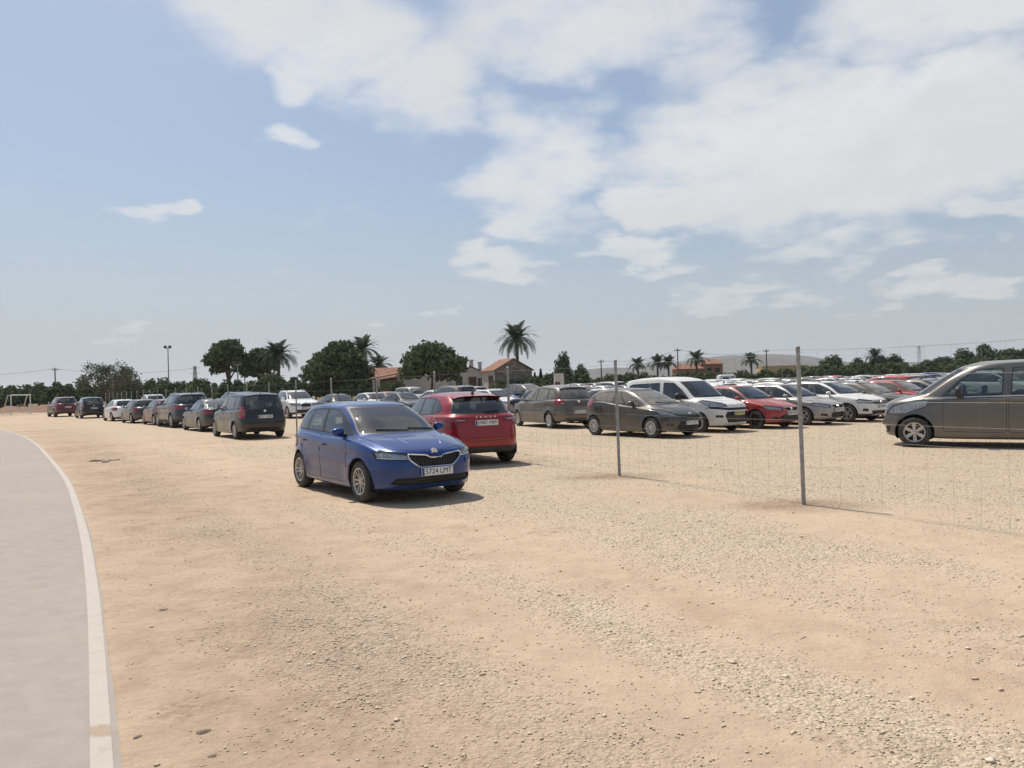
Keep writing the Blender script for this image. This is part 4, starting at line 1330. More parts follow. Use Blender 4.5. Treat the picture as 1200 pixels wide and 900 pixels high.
def ground_material():
    m, t = new_mat('gravel_and_earth')
    pos = t.n('ShaderNodeNewGeometry').outputs['Position']
    at = t.n('ShaderNodeAttribute', attribute_name='gravel').outputs['Fac']
    soil = t.n('ShaderNodeAttribute', attribute_name='field').outputs['Fac']
    n1 = t.noise(pos, 0.35, 6, 0.6); n2 = t.noise(pos, 2.6, 6, 0.62); n3 = t.noise(pos, 17.0, 5, 0.65); n4 = t.noise(pos, 75.0, 3, 0.6)
    vr = t.n('ShaderNodeTexVoronoi', feature='F1'); vr.inputs['Scale'].default_value = 42.0; t.put(vr.inputs['Vector'], pos)
    vr2 = t.n('ShaderNodeTexVoronoi', feature='F1'); vr2.inputs['Scale'].default_value = 19.0; t.put(vr2.inputs['Vector'], pos)
    earth = t.mix(t.rng(n2, 0.32, 0.68), (0.385, 0.280, 0.192), (0.470, 0.358, 0.252))
    earth = t.mix(t.rng(n1, 0.35, 0.62), earth, t.mix(0.5, earth, (0.520, 0.408, 0.288)))
    earth = t.mix(t.rng(n3, 0.60, 0.80, 0.0, 0.40), earth, (0.25, 0.175, 0.115))
    grav = t.mix(t.rng(t.sep(vr.outputs['Color'])[0], 0.0, 1.0, smooth=False), (0.430, 0.340, 0.248), (0.610, 0.500, 0.378))
    grav = t.mix(t.rng(vr.outputs['Distance'], 0.40, 0.66, 0.0, 0.35), grav, (0.27, 0.21, 0.145))
    grav = t.mix(t.rng(n2, 0.36, 0.66, 0.0, 0.55), grav, (0.45, 0.35, 0.24))
    am = t.rng(t.math('ADD', at, t.math('MULTIPLY', t.math('SUBTRACT', n3, 0.5), 0.9)), 0.18, 0.80)
    col = t.mix(am, earth, grav)
    col = t.mix(t.rng(n4, 0.62, 0.78, 0.0, 0.35), col, (0.23, 0.165, 0.11))
    # damp-looking dark crumbs of soil here and there
    st = t.math('MULTIPLY', t.rng(t.noise(pos, 0.9, 3, 0.5), 0.60, 0.70), t.rng(n3, 0.42, 0.60))
    col = t.mix(t.math('MULTIPLY', st, 0.5), col, (0.24, 0.165, 0.115))
    dg = t.n('ShaderNodeAttribute', attribute_name='dug').outputs['Fac']
    col = t.mix(t.math('MULTIPLY', dg, t.rng(n3, 0.25, 0.65, 0.45, 0.95)), col, t.mix(t.rng(n2, 0.35, 0.62), (0.215, 0.142, 0.098), (0.300, 0.208, 0.145)))
    fields = t.mix(t.rng(n1, 0.4, 0.6), (0.16, 0.10, 0.055), (0.15, 0.14, 0.06))
    col = t.mix(soil, col, fields)
    h = t.math('ADD', t.math('MULTIPLY', n3, 0.9), t.math('MULTIPLY', n4, 0.35))
    h = t.math('ADD', h, t.math('MULTIPLY', t.math('MULTIPLY', vr.outputs['Distance'], -0.9), am))
    h = t.math('ADD', h, t.math('MULTIPLY', t.math('MULTIPLY', vr2.outputs['Distance'], -0.9), am))
    h = t.math('ADD', h, t.math('MULTIPLY', t.noise(pos, 6.5, 5, 0.62), 1.6))
    bp = t.bump(h, 0.85, 0.018)
    b = principled(t, Base_Color=col, Roughness=0.95, Specular_IOR_Level=0.2, Normal=bp)
    return finish(m, t, b.outputs[0])

FP = [(7.55, 2.9), (5.65, 6.45), (3.76, 10.02), (1.86, 13.62), (-0.08, 16.75), (-2.02, 19.9), (-4.05, 23.0), (-6.15, 26.15), (-8.25, 29.3)]
while FP[-1][1] < 84:
    FP.append((FP[-1][0] - 1.98, FP[-1][1] + 3.02))
gmat = ground_material()
def dug(x, y):
    """Red-brown soil thrown up round the posts and in a few bare patches."""
    d = np.zeros(np.shape(x))
    for (a, b, r_) in [(p[0] - .15, p[1] - .05, .62) for p in FP[:9]] + [(5.45, 7.05, .30)]:
        d = np.maximum(d, np.exp(-(((x - a) / (r_ * 1.5)) ** 2 + ((y - b) / (r_ * .8)) ** 2)))
    e = np.clip(1.1 - np.abs(road_dist(x, y) - 1.3) / 1.2, 0, 1) * np.clip((fbm(x * .75, y * .75, 52) - .50) * 5, 0, 1) * np.clip((fbm(x * 3.1, y * 3.1, 57) - .40) * 4, 0, 1)
    e = np.maximum(e, np.clip(1.15 - np.abs(road_dist(x, y) - .9) / 1.9, 0, 1) * (0.22 + 0.85 * fbm(x * 1.1, y * 1.1, 63)))
    return np.maximum(np.clip(d * 1.4 * (0.25 + 1.3 * fbm(x * 2.6, y * 2.6, 41)) - .15, 0, 1), np.where(road_dist(x, y) > 0, np.clip(e, 0, 1) * .88, 0))
gme = fast_mesh('ground', gv, gf, gmat, True)
ga = gme.attributes.new('gravel', 'FLOAT', 'POINT'); ga.data.foreach_set('value', gravel_mask(GX, GY).ravel().astype(np.float32))
# beyond the car park the land is ploughed earth and dry grass
fm = np.clip((GY + 0.30 * np.abs(GX) - 118) / 8, 0, 1)
fm = np.maximum(fm, np.clip((-GX - 0.55 * GY - 10) / 3, 0, 1) * np.clip((GY - 66) / 4, 0, 1))
ga = gme.attributes.new('field', 'FLOAT', 'POINT'); ga.data.foreach_set('value', fm.ravel().astype(np.float32))
ga = gme.attributes.new('dug', 'FLOAT', 'POINT'); ga.data.foreach_set('value', dug(GX, GY).ravel().astype(np.float32))
ground = tag(link('ground', gme), kind='structure')

# loose stones on the near part of the car park: far too many to count
def scatter_stones():
    N = 300000
    yy = 1.6 + 25.0 * rng.random(N) ** 1.9
    half = 0.74 * yy + 1.2
    xx = (rng.random(N) * 2 - 1) * half
    m = gravel_mask(xx, yy)
    thin = np.clip(7.0 / yy, 0.0, 1.0) ** 0.25
    keep = rng.random(N) < (0.03 + 0.82 * m ** 1.4) * thin
    rd = road_dist(xx, yy)
    keep &= (rd > 0.06) | ((rng.random(N) < 0.16) & (rd > -3.5))
    # no stones inside tyres or under the parked cars' wheels is not worth testing: they are 2 cm high
    xx, yy, m = xx[keep], yy[keep], m[keep]
    n = len(xx)
    size = (0.0038 + 0.0062 * rng.random(n) ** 2.2 + 0.012 * (rng.random(n) < 0.02) * rng.random(n)) * (0.9 + 0.035 * yy)
    zz = height(xx, yy) + size * 0.22
    base = np.array([(1, 0, 0), (-1, 0, 0), (0, 1, 0), (0, -1, 0), (0, 0, 1), (0, 0, -1)], float)
    fo = np.array([(0, 2, 4), (2, 1, 4), (1, 3, 4), (3, 0, 4), (2, 0, 5), (1, 2, 5), (3, 1, 5), (0, 3, 5)])
    jit = base[None] * (0.6 + 0.7 * rng.random((n, 6, 1))) + (rng.random((n, 6, 3)) - 0.5) * 0.7
    jit[..., 2] *= 0.46
    a = rng.random(n) * 6.283; ca, sa = np.cos(a)[:, None], np.sin(a)[:, None]
    X = jit[..., 0] * ca - jit[..., 1] * sa; Y = jit[..., 0] * sa + jit[..., 1] * ca
    V = np.stack([X * size[:, None] + xx[:, None], Y * size[:, None] + yy[:, None], jit[..., 2] * size[:, None] + zz[:, None]], -1).reshape(-1, 3)
    F = (fo[None] + (np.arange(n) * 6)[:, None, None]).reshape(-1, 3)
    mt, t = new_mat('limestone_chips')
    pos = t.n('ShaderNodeNewGeometry').outputs['Position']
    rp = t.n('ShaderNodeNewGeometry').outputs['Random Per Island']
    c = t.mix(rp, (0.50, 0.385, 0.275), (0.72, 0.595, 0.450))
    b = principled(t, Base_Color=c, Roughness=0.9, Specular_IOR_Level=0.25)
    finish(mt, t, b.outputs[0])
    me = fast_mesh('loose_gravel', V, F, mt)
    o = link('loose_gravel', me)
    tag(o, 'pale limestone chips scattered over the sandy car park', 'gravel', kind='stuff')
    return n
scatter_stones()

# ------------------------------------------------------------------ road and its edge line
def strip(name, path, off0, off1, z, mat, wob=0.0):
    P = np.array(path); d = np.gradient(P, axis=0); d /= np.linalg.norm(d, axis=1)[:, None]
    nrm = np.stack([d[:, 1], -d[:, 0]], 1)                # to the right of travel
    wv = (fbm(np.cumsum(np.r_[0, np.linalg.norm(np.diff(P, axis=0), axis=1)]) * 0.8, np.zeros(len(P)), 4) - 0.5) * wob
    A = P + nrm * off0; B = P + nrm * (off1 + wv)[:, None] if wob else P + nrm * off1
    V = [(*q, z) for q in A] + [(*q, z) for q in B]
    n = len(P)
    F = [(i, n + i, n + i + 1, i + 1) for i in range(n - 1)]
    return MB().add(V, F).mesh(name, mat, smooth=False)

def asphalt_mat():
    m, t = new_mat('dusty_asphalt')
    pos = t.n('ShaderNodeNewGeometry').outputs['Position']
    n1 = t.noise(pos, 0.5, 5, 0.6); n2 = t.noise(pos, 6, 5, 0.6); n3 = t.noise(pos, 140, 2, 0.6)
    c = t.mix(t.rng(n2, 0.3, 0.7), (0.300, 0.263, 0.229), (0.340, 0.299, 0.261))
    c = t.mix(t.rng(n1, 0.45, 0.70, 0.0, 0.55), c, (0.375, 0.322, 0.268))
    c = t.mix(t.rng(n3, 0.55, 0.72, 0.0, 0.45), c, (0.19, 0.16, 0.13))
    c = t.mix(t.rng(t.noise(pos, 34, 4, 0.7), 0.60, 0.72, 0.0, 0.4), c, (0.20, 0.165, 0.135))
    bp = t.bump(n3, 0.35, 0.004)
    return finish(m, t, principled(t, Base_Color=c, Roughness=0.92, Specular_IOR_Level=0.3, Normal=bp).outputs[0])

def line_mat():
    m, t = new_mat('worn_road_paint')
    pos = t.n('ShaderNodeNewGeometry').outputs['Position']
    n2 = t.noise(pos, 9, 6, 0.65); n3 = t.noise(pos, 120, 3, 0.65)
    c = t.mix(t.rng(n2, 0.50, 0.72, 0.0, 0.6), (0.425, 0.382, 0.330), (0.345, 0.300, 0.252))
    c = t.mix(t.rng(n3, 0.58, 0.72, 0.0, 0.5), c, (0.31, 0.26, 0.21))
    # sand has washed across the paint in a few places
    for (cx_, cy_, r_) in ((-2.04, 3.80, .085), (-1.30, 2.45, .06)):
        d = t.vmath('DISTANCE', t.vmath('MULTIPLY', pos, (0.45, 1.0, 0.0)), (cx_ * .45, cy_, 0.0))
        d = t.math('ADD', t.math('DIVIDE', d, r_), t.math('MULTIPLY', t.math('SUBTRACT', n2, 0.5), 1.6))
        c = t.mix(t.rng(d, 0.6, 1.05, 0.9, 0.0), c, (0.335, 0.245, 0.17))
    return finish(m, t, principled(t, Base_Color=c, Roughness=0.85).outputs[0])

ROADF = smooth_path(ROAD_R, 30)
road = tag(link('road', strip('road', ROADF, -9.0, 0.012, 0.008, asphalt_mat(), 0.05)), kind='structure')
edge = tag(link('road_edge_line', strip('road_edge_line', ROADF, -0.100, -0.008, 0.012, line_mat())), kind='structure')
# ================================================================== FENCE
M['galv'] = simple_mat('galvanised_steel', (0.30, 0.30, 0.285), 0.5, 0.35, var=0.22, scale=16)
M['wire'] = simple_mat('fence_wire', (0.22, 0.22, 0.21), 0.6, 0.4)
FH = 2.06
fence = link('wire_fence', None, loc=(FP[2][0], FP[2][1], 0))
tag(fence, 'stock wire fence on thin galvanised steel posts round the gravel lot', 'fence')
fo_ = Vector((FP[2][0], FP[2][1], 0))
pm = MB()
pm.lathe([(.027, -.25), (.027, FH - .012), (.030, FH - .012), (.030, FH), (.012, FH + .012), (0.001, FH + .013)], 12, axis='Z')
post_me = pm.mesh('fence_post', M['galv'])
random.seed(3)
for i, (x, y) in enumerate(FP):
    o = link('post', post_me, fence, loc=(x - fo_.x, y - fo_.y, 0))
    o.rotation_euler = (random.uniform(-.008, .008), random.uniform(-.008, .008), random.random() * 6)
hz = [0.06, 0.20, 0.34, 0.50, 0.68, 0.88, 1.10, 1.36, 1.66, 1.98]
for k_, z in enumerate(hz):
    pts = []
    for i in range(len(FP) - 1):
        a, b = Vector((*FP[i], z)), Vector((*FP[i + 1], z))
        for s in range(6):
            q = a.lerp(b, s / 6); q.z -= 0.020 * math.sin(math.pi * s / 6) * (0.6 + .4 * math.sin(i * 1.7 + k_))
            pts.append(q - fo_)
    pts.append(Vector((*FP[-1], z)) - fo_)
    link('wire', MB().tube(pts, .0012 if k_ not in (7, 9) else .0017, 4).mesh('wire', M['wire']), fence)
vw = MB()
for i in range(12):
    a, b = Vector((*FP[i], 0)), Vector((*FP[i + 1], 0))
    for s in range(1, 14):
        q = a.lerp(b, s / 14) - fo_
        j = [Vector((q.x + random.uniform(-.006, .006), q.y + random.uniform(-.006, .006), z)) for z in (0.05, .5, 1.1, 1.98)]
        vw.tube(j, .0010, 3, caps=False)
wo_ = link('stay_wires', vw.mesh('stay_wires', M['wire']), fence)
wo_['kind'] = 'stuff'

# ================================================================== PLANTS
def leaf_mat(name, c0, c1, trans=0.25):
    m, t = new_mat(name)
    pos = t.n('ShaderNodeNewGeometry').outputs['Position']
    rp = t.n('ShaderNodeNewGeometry').outputs['Random Per Island']
    oi = t.n('ShaderNodeObjectInfo').outputs['Random']
    f = t.math('ADD', t.math('MULTIPLY', rp, 0.6), t.math('MULTIPLY', t.noise(pos, 0.9, 3), 0.6))
    c = t.mix(t.rng(f, 0.25, 0.95), c0, c1)
    c = t.mix(t.math('MULTIPLY', oi, 0.25), c, tuple(q * 0.7 for q in c0))
    d = t.n('ShaderNodeBsdfDiffuse'); t.put(d.inputs[0], c)
    tr = t.n('ShaderNodeBsdfTranslucent'); t.put(tr.inputs[0], c)
    mx = t.n('ShaderNodeMixShader'); mx.inputs[0].default_value = trans
    t.t.links.new(d.outputs[0], mx.inputs[1]); t.t.links.new(tr.outputs[0], mx.inputs[2])
    return finish(m, t, mx.outputs[0])

M['pine'] = leaf_mat('pine_needles', (0.049, 0.074, 0.037), (0.140, 0.174, 0.089))
M['broad'] = leaf_mat('broad_leaves', (0.049, 0.074, 0.040), (0.132, 0.168, 0.092))
M['orchard'] = leaf_mat('orchard_leaves', (0.049, 0.074, 0.039), (0.161, 0.181, 0.091))
M['olive'] = leaf_mat('thin_grey_leaves', (0.10, 0.115, 0.085), (0.19, 0.20, 0.155))
M['palm'] = leaf_mat('palm_fronds', (0.053, 0.078, 0.053), (0.160, 0.182, 0.134), 0.15)
M['dark'] = leaf_mat('cypress_leaves', (0.024, 0.042, 0.028), (0.067, 0.091, 0.060))
M['bark'] = simple_mat('bark', (0.10, 0.075, 0.055), 0.95, var=0.35, scale=9)
M['palmbark'] = simple_mat('palm_trunk', (0.12, 0.095, 0.07), 0.95, var=0.35, scale=12)

def leaves(centres, normals, size, r, flat=0.0):
    """Quads of foliage at the given points, roughly facing outwards."""
    n = len(centres)
    nn = normals + (r.random((n, 3)) - 0.5) * 1.5
    nn /= np.linalg.norm(nn, axis=1)[:, None] + 1e-9
    a = np.cross(nn, r.random((n, 3)) - 0.5); a /= np.linalg.norm(a, axis=1)[:, None] + 1e-9
    b = np.cross(nn, a)
    s = (size * (0.6 + 0.8 * r.random(n)))[:, None]
    asp = (0.55 + 0.4 * r.random(n))[:, None]
    V = np.stack([centres - a * s - b * s * asp * .4, centres + a * s * .2 - b * s * asp, centres + a * s + b * s * asp * .3, centres - a * s * .1 + b * s * asp], 1).reshape(-1, 3)
    F = np.arange(n * 4).reshape(n, 4)
    return V, F

def lobe_points(lobes, n, r, fill=0.35):
    """lobes: (x, y, z, rx, ry, rz). Points near the skins of the lobes, bumpy."""
    L = np.array(lobes); wts = (L[:, 3] * L[:, 4] + L[:, 3] * L[:, 5]); wts /= wts.sum()
    idx = r.choice(len(L), n, p=wts)
    d = r.normal(size=(n, 3)); d /= np.linalg.norm(d, axis=1)[:, None]
    d[:, 2] = np.where(d[:, 2] < -0.55, -d[:, 2] * .5, d[:, 2])
    rad = 1 - fill * r.random(n) ** 1.6
    bump = 1 + 0.16 * np.sin(d[:, 0] * 7 + idx * 2.1) * np.sin(d[:, 1] * 6 + idx) + 0.10 * np.sin(d[:, 2] * 11 + idx * 3.3)
    P = L[idx, :3] + d * L[idx, 3:] * (rad * bump)[:, None]
    return P, d

def join_np(parts):
    V = []; F = []; o = 0
    for v, f in parts:
        V.append(v); F.append(f + o); o += len(v)
    return np.concatenate(V), np.concatenate(F)

def limb(mb, a, b, r0, r1, r, wig=0.12, n=5):
    a, b = Vector(a), Vector(b)
    pts = []
    for i in range(n + 1):
        q = a.lerp(b, i / n)
        k_ = (b - a).length * wig * math.sin(math.pi * i / n)
        pts.append(q + Vector((r.uniform(-1, 1), r.uniform(-1, 1), r.uniform(-.4, .6))) * k_ * .5)
    mb.tube(pts, [lerp(r0, r1, i / n) for i in range(n + 1)], 7)

def make_pine(seed, hgt, wid, low=0.35, n=7000, leafsize=.17):
    r = np.random.default_rng(seed); rr = random.Random(seed)
    lobes = []
    nl = 15
    for i in range(nl):
        a = i * 2.4; q = math.sqrt((i + .5) / nl)
        x, y = math.cos(a) * q * wid * .34, math.sin(a) * q * wid * .34
        z = hgt * lerp(.80, low + .14, q ** 1.8) + rr.uniform(-.05, .05) * hgt
        s = wid * rr.uniform(.17, .235)
        lobes.append((x, y, z, s, s, s * rr.uniform(.62, .85)))
    P, d = lobe_points(lobes, n, r)
    V, F = leaves(P, d, np.full(n, leafsize), r)
    tk = MB()
    limb(tk, (0, 0, -.1), (rr.uniform(-.3, .3), rr.uniform(-.3, .3), hgt * .62), wid * .045, wid * .022, rr, .06, 8)
    for lb in lobes[::2]:
        limb(tk, (lb[0] * .05, lb[1] * .05, hgt * rr.uniform(low * .8, .55)), (lb[0], lb[1], lb[2] - lb[5] * .2), wid * .018, wid * .006, rr, .12)
    return fast_mesh('pine_crown', V, F, M['pine']), tk.mesh('pine_trunk', M['bark'])

def make_bush(seed, hgt, wid, mat, n=1500, leafsize=.16, low=.10, nl=9):
    r = np.random.default_rng(seed); rr = random.Random(seed)
    lobes = []
    for i in range(nl):
        a = i * 2.4; q = math.sqrt((i + .3) / nl)
        s = wid * rr.uniform(.17, .26)
        z = lerp(hgt - s * .8, hgt * (low + .25), q ** 1.3) + rr.uniform(-.06, .06) * hgt
        lobes.append((math.cos(a) * q * wid * .34, math.sin(a) * q * wid * .34, max(z, s * .6), s, s, s * rr.uniform(.8, 1.15)))
    P, d = lobe_points(lobes, n, r, .45)
    V, F = leaves(P, d, np.full(n, leafsize), r)
    V[:, 2] = np.maximum(V[:, 2], .05)
    tk = MB()
    limb(tk, (0, 0, -.1), (0.05, 0, hgt * .5), wid * .05, wid * .02, rr, .05)
    for lb in lobes[1::3]:
        limb(tk, (0, 0, hgt * .25), (lb[0] * .8, lb[1] * .8, lb[2]), wid * .02, wid * .008, rr, .1)
    return fast_mesh('bush_crown', V, F, mat), tk.mesh('bush_trunk', M['bark'])

def make_airy(seed, hgt, wid):
    """A thin-leaved tree whose branches show against the sky."""
    r = np.random.default_rng(seed); rr = random.Random(seed)
    tk = MB(); tips = []
    def grow(p, d, ln, rad, lev):
        q = p + d * ln
        limb(tk, p, q, rad, rad * .62, rr, .10, 4)
        if lev == 0:
            tips.append(q); return
        for i in range(rr.choice((3, 3, 4)) if lev > 1 else 3):
            nd = (d + Vector((rr.uniform(-1, 1), rr.uniform(-1, 1), rr.uniform(-.35, .55))) * .85).normalized()
            grow(p.lerp(q, rr.uniform(.7, 1.0)), nd, ln * rr.uniform(.62, .82), rad * .58, lev - 1)
    for i in range(6):
        a = i * 1.05 + .3
        grow(Vector((0, 0, .15 * hgt)), Vector((math.cos(a) * .85, math.sin(a) * .85, rr.uniform(.55, 1.0))).normalized(), hgt * .30, .075, 3)
    limb(tk, (0, 0, -.1), (0, 0, .2 * hgt), .16, .12, rr, .04)
    T = np.array([tuple(q) for q in tips])
    # fit into the crown box
    sx = wid / 2 / max(1e-3, np.abs(T[:, :2]).max()); sz = hgt / T[:, 2].max()
    tk.v = [(v[0] * sx, v[1] * sx, v[2] * sz) for v in tk.v]
    T = T * np.array([sx, sx, sz])
    k_ = 15
    P = (T[:, None] + r.normal(size=(len(T), k_, 3)) * np.array([.24, .24, .20])).reshape(-1, 3)
    V, F = leaves(P, r.normal(size=P.shape), np.full(len(P), .115), r)
    return fast_mesh('airy_crown', V, F, M['olive']), tk.mesh('airy_trunk', M['bark'])

def make_cypress(seed, hgt, wid, n=700):
    r = np.random.default_rng(seed)
    z = r.random(n) ** .85; a = r.random(n) * 6.283
    rad = wid / 2 * np.clip(np.sin(np.clip(z * 1.02, 0, 1) * math.pi * .93 + .22), 0.06, 1) * (1 - .35 * z) * (.75 + .3 * r.random(n))
    P = np.stack([np.cos(a) * rad, np.sin(a) * rad, .15 + z * (hgt - .2)], 1)
    d = np.stack([np.cos(a), np.sin(a), np.full(n, .6)], 1)
    V, F = leaves(P, d, np.full(n, .14), r)
    tk = MB().tube([(0, 0, -.1), (0, 0, hgt * .8)], [.08, .02], 6)
    return fast_mesh('cypress_crown', V, F, M['dark']), tk.mesh('cypress_trunk', M['bark'])

def make_palm(seed, hgt, rad, nf=46, droop=1.0, trunk=.20):
    rr = random.Random(seed)
    tk = MB()
    prof = [(trunk * 1.5, -.1), (trunk * 1.15, .25)]
    z = .4
    while z < hgt - .5:
        prof += [(trunk * 1.0, z), (trunk * .86, z + .10)]; z += .22
    prof += [(trunk * 1.25, hgt - .45), (trunk * 1.35, hgt - .1), (trunk * .5, hgt + .1)]
    tk.lathe(prof, 10, axis='Z')
    fr = MB()
    for i in range(nf):
        az = i * 2.39996 + rr.uniform(-.15, .15)
        k_ = i / (nf - 1)                                # 0 = upright young fronds, 1 = hanging old ones
        el = lerp(1.50, -.18 * droop, k_ ** .8) + rr.uniform(-.1, .1)
        ln = rad * lerp(.85, 1.05, min(1, k_ * 2)) * rr.uniform(.9, 1.1)
        p = Vector((math.cos(az) * .12, math.sin(az) * .12, hgt - .05))
        seg = 9; st = ln / seg
        pts = [p.copy()]; e = el
        for s in range(seg):
            e -= (.07 + .13 * s / seg) * (1.0 + .35 * k_) * droop * .9
            p = p + Vector((math.cos(az) * math.cos(e), math.sin(az) * math.cos(e), math.sin(e))) * st
            pts.append(p.copy())
        fr.tube(pts, [.035 * (1 - .8 * q / seg) for q in range(seg + 1)], 3, caps=False)
        sd = Vector((-math.sin(az), math.cos(az), 0))
        for s in range(1, seg + 1):
            for h2 in (0.0, .5):
                if s == seg and h2: continue
                q = pts[s].lerp(pts[min(seg, s + 1)], h2)
                d = (pts[min(seg, s + 1)] - pts[s - 1]).normalized()
                w_ = rad * .19 * math.sin(math.pi * min(.97, (s + h2) / (seg + .6)) ** .7) + .05
                for sg in (1, -1):
                    tip = q + sd * sg * w_ + d * w_ * .75 + Vector((0, 0, -.16 * w_ + w_ * .12))
                    b_ = d * .085
                    fr.add([q - b_, q + b_, tip + d * .01, tip - d * .02], [(0, 1, 2, 3)])
    return fr.mesh('palm_crown', M['palm'], smooth=False), tk.mesh('palm_trunk', M['palmbark'])

def plant(name, label, cat, meshes, x, y, rz=0, sc=1.0, group=None, z=0.0):
    e = link(name, None, loc=(x, y, z)); e.rotation_euler[2] = rz
    s = sc if isinstance(sc, tuple) else (sc, sc, sc)
    e.scale = s
    tag(e, label, cat, group)
    link('crown', meshes[0], e); link('trunk', meshes[1], e)
    return e

def brg(px_, Y): return (px_ - 600) / 900 * Y          # metres to the right of the line of sight, Y metres away

PINE1 = make_pine(1, 9.6, 7.2, .38, 10000, .19)
PINE2 = make_pine(2, 7.4, 8.4, .22, 12000, .19)
PINE3 = make_pine(3, 7.4, 8.4, .28, 12000, .19)
BUSH = [make_bush(10 + i, 3.2, 3.6, M['orchard'], 1400) for i in range(3)]
ROUND = [make_bush(20 + i, 7.2, 6.4, M['broad'], 3400, .20, .10, 12) for i in range(3)]
PALM1 = make_palm(5, 7.2, 3.1, 56, 1.0, .26)
PALM2 = make_palm(6, 5.6, 2.3, 34, .9, .20)
PALM3 = make_palm(8, 2.6, 2.6, 40, .9, .34)
AIRY = make_airy(4, 5.6, 7.6)
CYP = make_cypress(3, 3.2, .75)

plant('airy_tree', 'sparse grey-leaved tree with bare branches showing, beyond the left row of cars', 'tree', AIRY, brg(128, 96), 96, .4, (1, 1, 1.03))
plant('pine_tree', 'tall dark pine with a high bulging crown beside the floodlight mast', 'tree', PINE1, brg(268, 106), 106, 0.3, (.92, .92, 1.08), 'pines behind the car park')
plant('pine_tree', 'dark pine with flattened crown joined to the palm behind the hedge', 'tree', PINE1, brg(306, 108), 108, 2.0, (.86, .86, .94), 'pines behind the car park')
plant('pine_tree', 'small round-headed pine beside the tall palm', 'tree', PINE2, brg(344, 112), 112, 1.0, (.33, .33, .52), 'pines behind the car park')
plant('pine_tree', 'broad dome-shaped pine in front of a palm, next to the tiled porch', 'tree', PINE2, brg(396, 92), 92, 0.0, (1.0, 1.0, 1.04), 'pines behind the car park')
plant('pine_tree', 'wide pine with lumpy crown hanging over the low white houses', 'tree', PINE3, brg(508, 84), 84, 1.3, (.90, .90, .98), 'pines behind the car park')
plant('palm_tree', 'palm with drooping fronds growing against the dark pines', 'palm', PALM1, brg(327, 104), 104, 1.0, (.92, .92, .93), 'palms behind the car park')
plant('palm_tree', 'squat bushy palm at the foot of the dark pines', 'palm', PALM3, brg(316, 100), 100, 1.0, 1.0, 'palms behind the car park')
plant('palm_tree', 'palm rising behind the dome-shaped pine', 'palm', PALM2, brg(426, 104), 104, 1.0, (1.1, 1.1, 1.27), 'palms behind the car park')
plant('palm_tree', 'short full palm beside the tiled porch roof', 'palm', PALM2, brg(444, 100), 100, .2, (.95, .95, .86), 'palms behind the car park')
plant('palm_tree', 'tall single palm with arching crown behind the stone barn', 'palm', PALM1, brg(607, 99), 99, .7, (.90, .90, 1.06), 'palms behind the car park')
for px_, Y, s, lb in ((748, 150, .92, 'low full palm standing alone before the far grey hill'), (771, 152, .98, 'leaning palm of a close pair beside the utility pole'), (784, 152, .95, 'bushy palm of a close pair beside the utility pole'), (817, 160, 1.12, 'palm standing over the orange house'), (881, 160, 1.0, 'slim palm between the orange house and the yellow house'), (1026, 165, 1.05, 'palm heads poking out of the right-hand tree belt')):
    plant('palm_tree', lb, 'palm', PALM2, brg(px_, Y), Y, px_, (s * 1.05, s * 1.05, s), 'palms behind the car park')
for px_, Y, s in ((604, 97, 1.55), (618, 104, 1.25), (622, 106, 1.1), (627, 104, 1.05), (634, 104, 1.2), (641, 106, 1.0), (648, 108, 1.05)):
    plant('cypress_tree', 'slim dark cypress in the row behind the stone barn' if px_ > 610 else 'slim cypress beside the trunk of the tall palm', 'cypress', CYP, brg(px_, Y), Y, px_, (1, 1, s), 'cypresses behind the barn')
plant('broadleaf_tree', 'round dense tree with a pointed top beside the white hut', 'tree', ROUND[0], brg(660, 96), 96, .4, (.46, .46, .78))
plant('broadleaf_tree', 'low ragged tree spreading next to the round dense tree', 'tree', ROUND[1], brg(681, 98), 98, 1.4, (.44, .44, .58))
for i, (px_, Y, w_, h_) in enumerate(((975, 160, .95, .84), (1006, 172, .8, .80), (1030, 168, .8, .92), (1050, 170, .7, .86), (1085, 178, .8, .70), (1106, 176, .9, .86), (1130, 172, .9, .98), (1156, 168, 1.05, 1.10), (1184, 172, 1.05, 1.06), (1212, 170, 1.1, 1.14), (1240, 168, 1.0, 1.0), (953, 168, .6, .62))):
    plant('broadleaf_tree', 'dark green tree in the belt of trees beyond the far rows of cars', 'tree', ROUND[i % 3], brg(px_, Y), Y, i * 1.3, (w_ * 1.15, w_ * 1.15, h_), 'tree belt beyond the far rows')
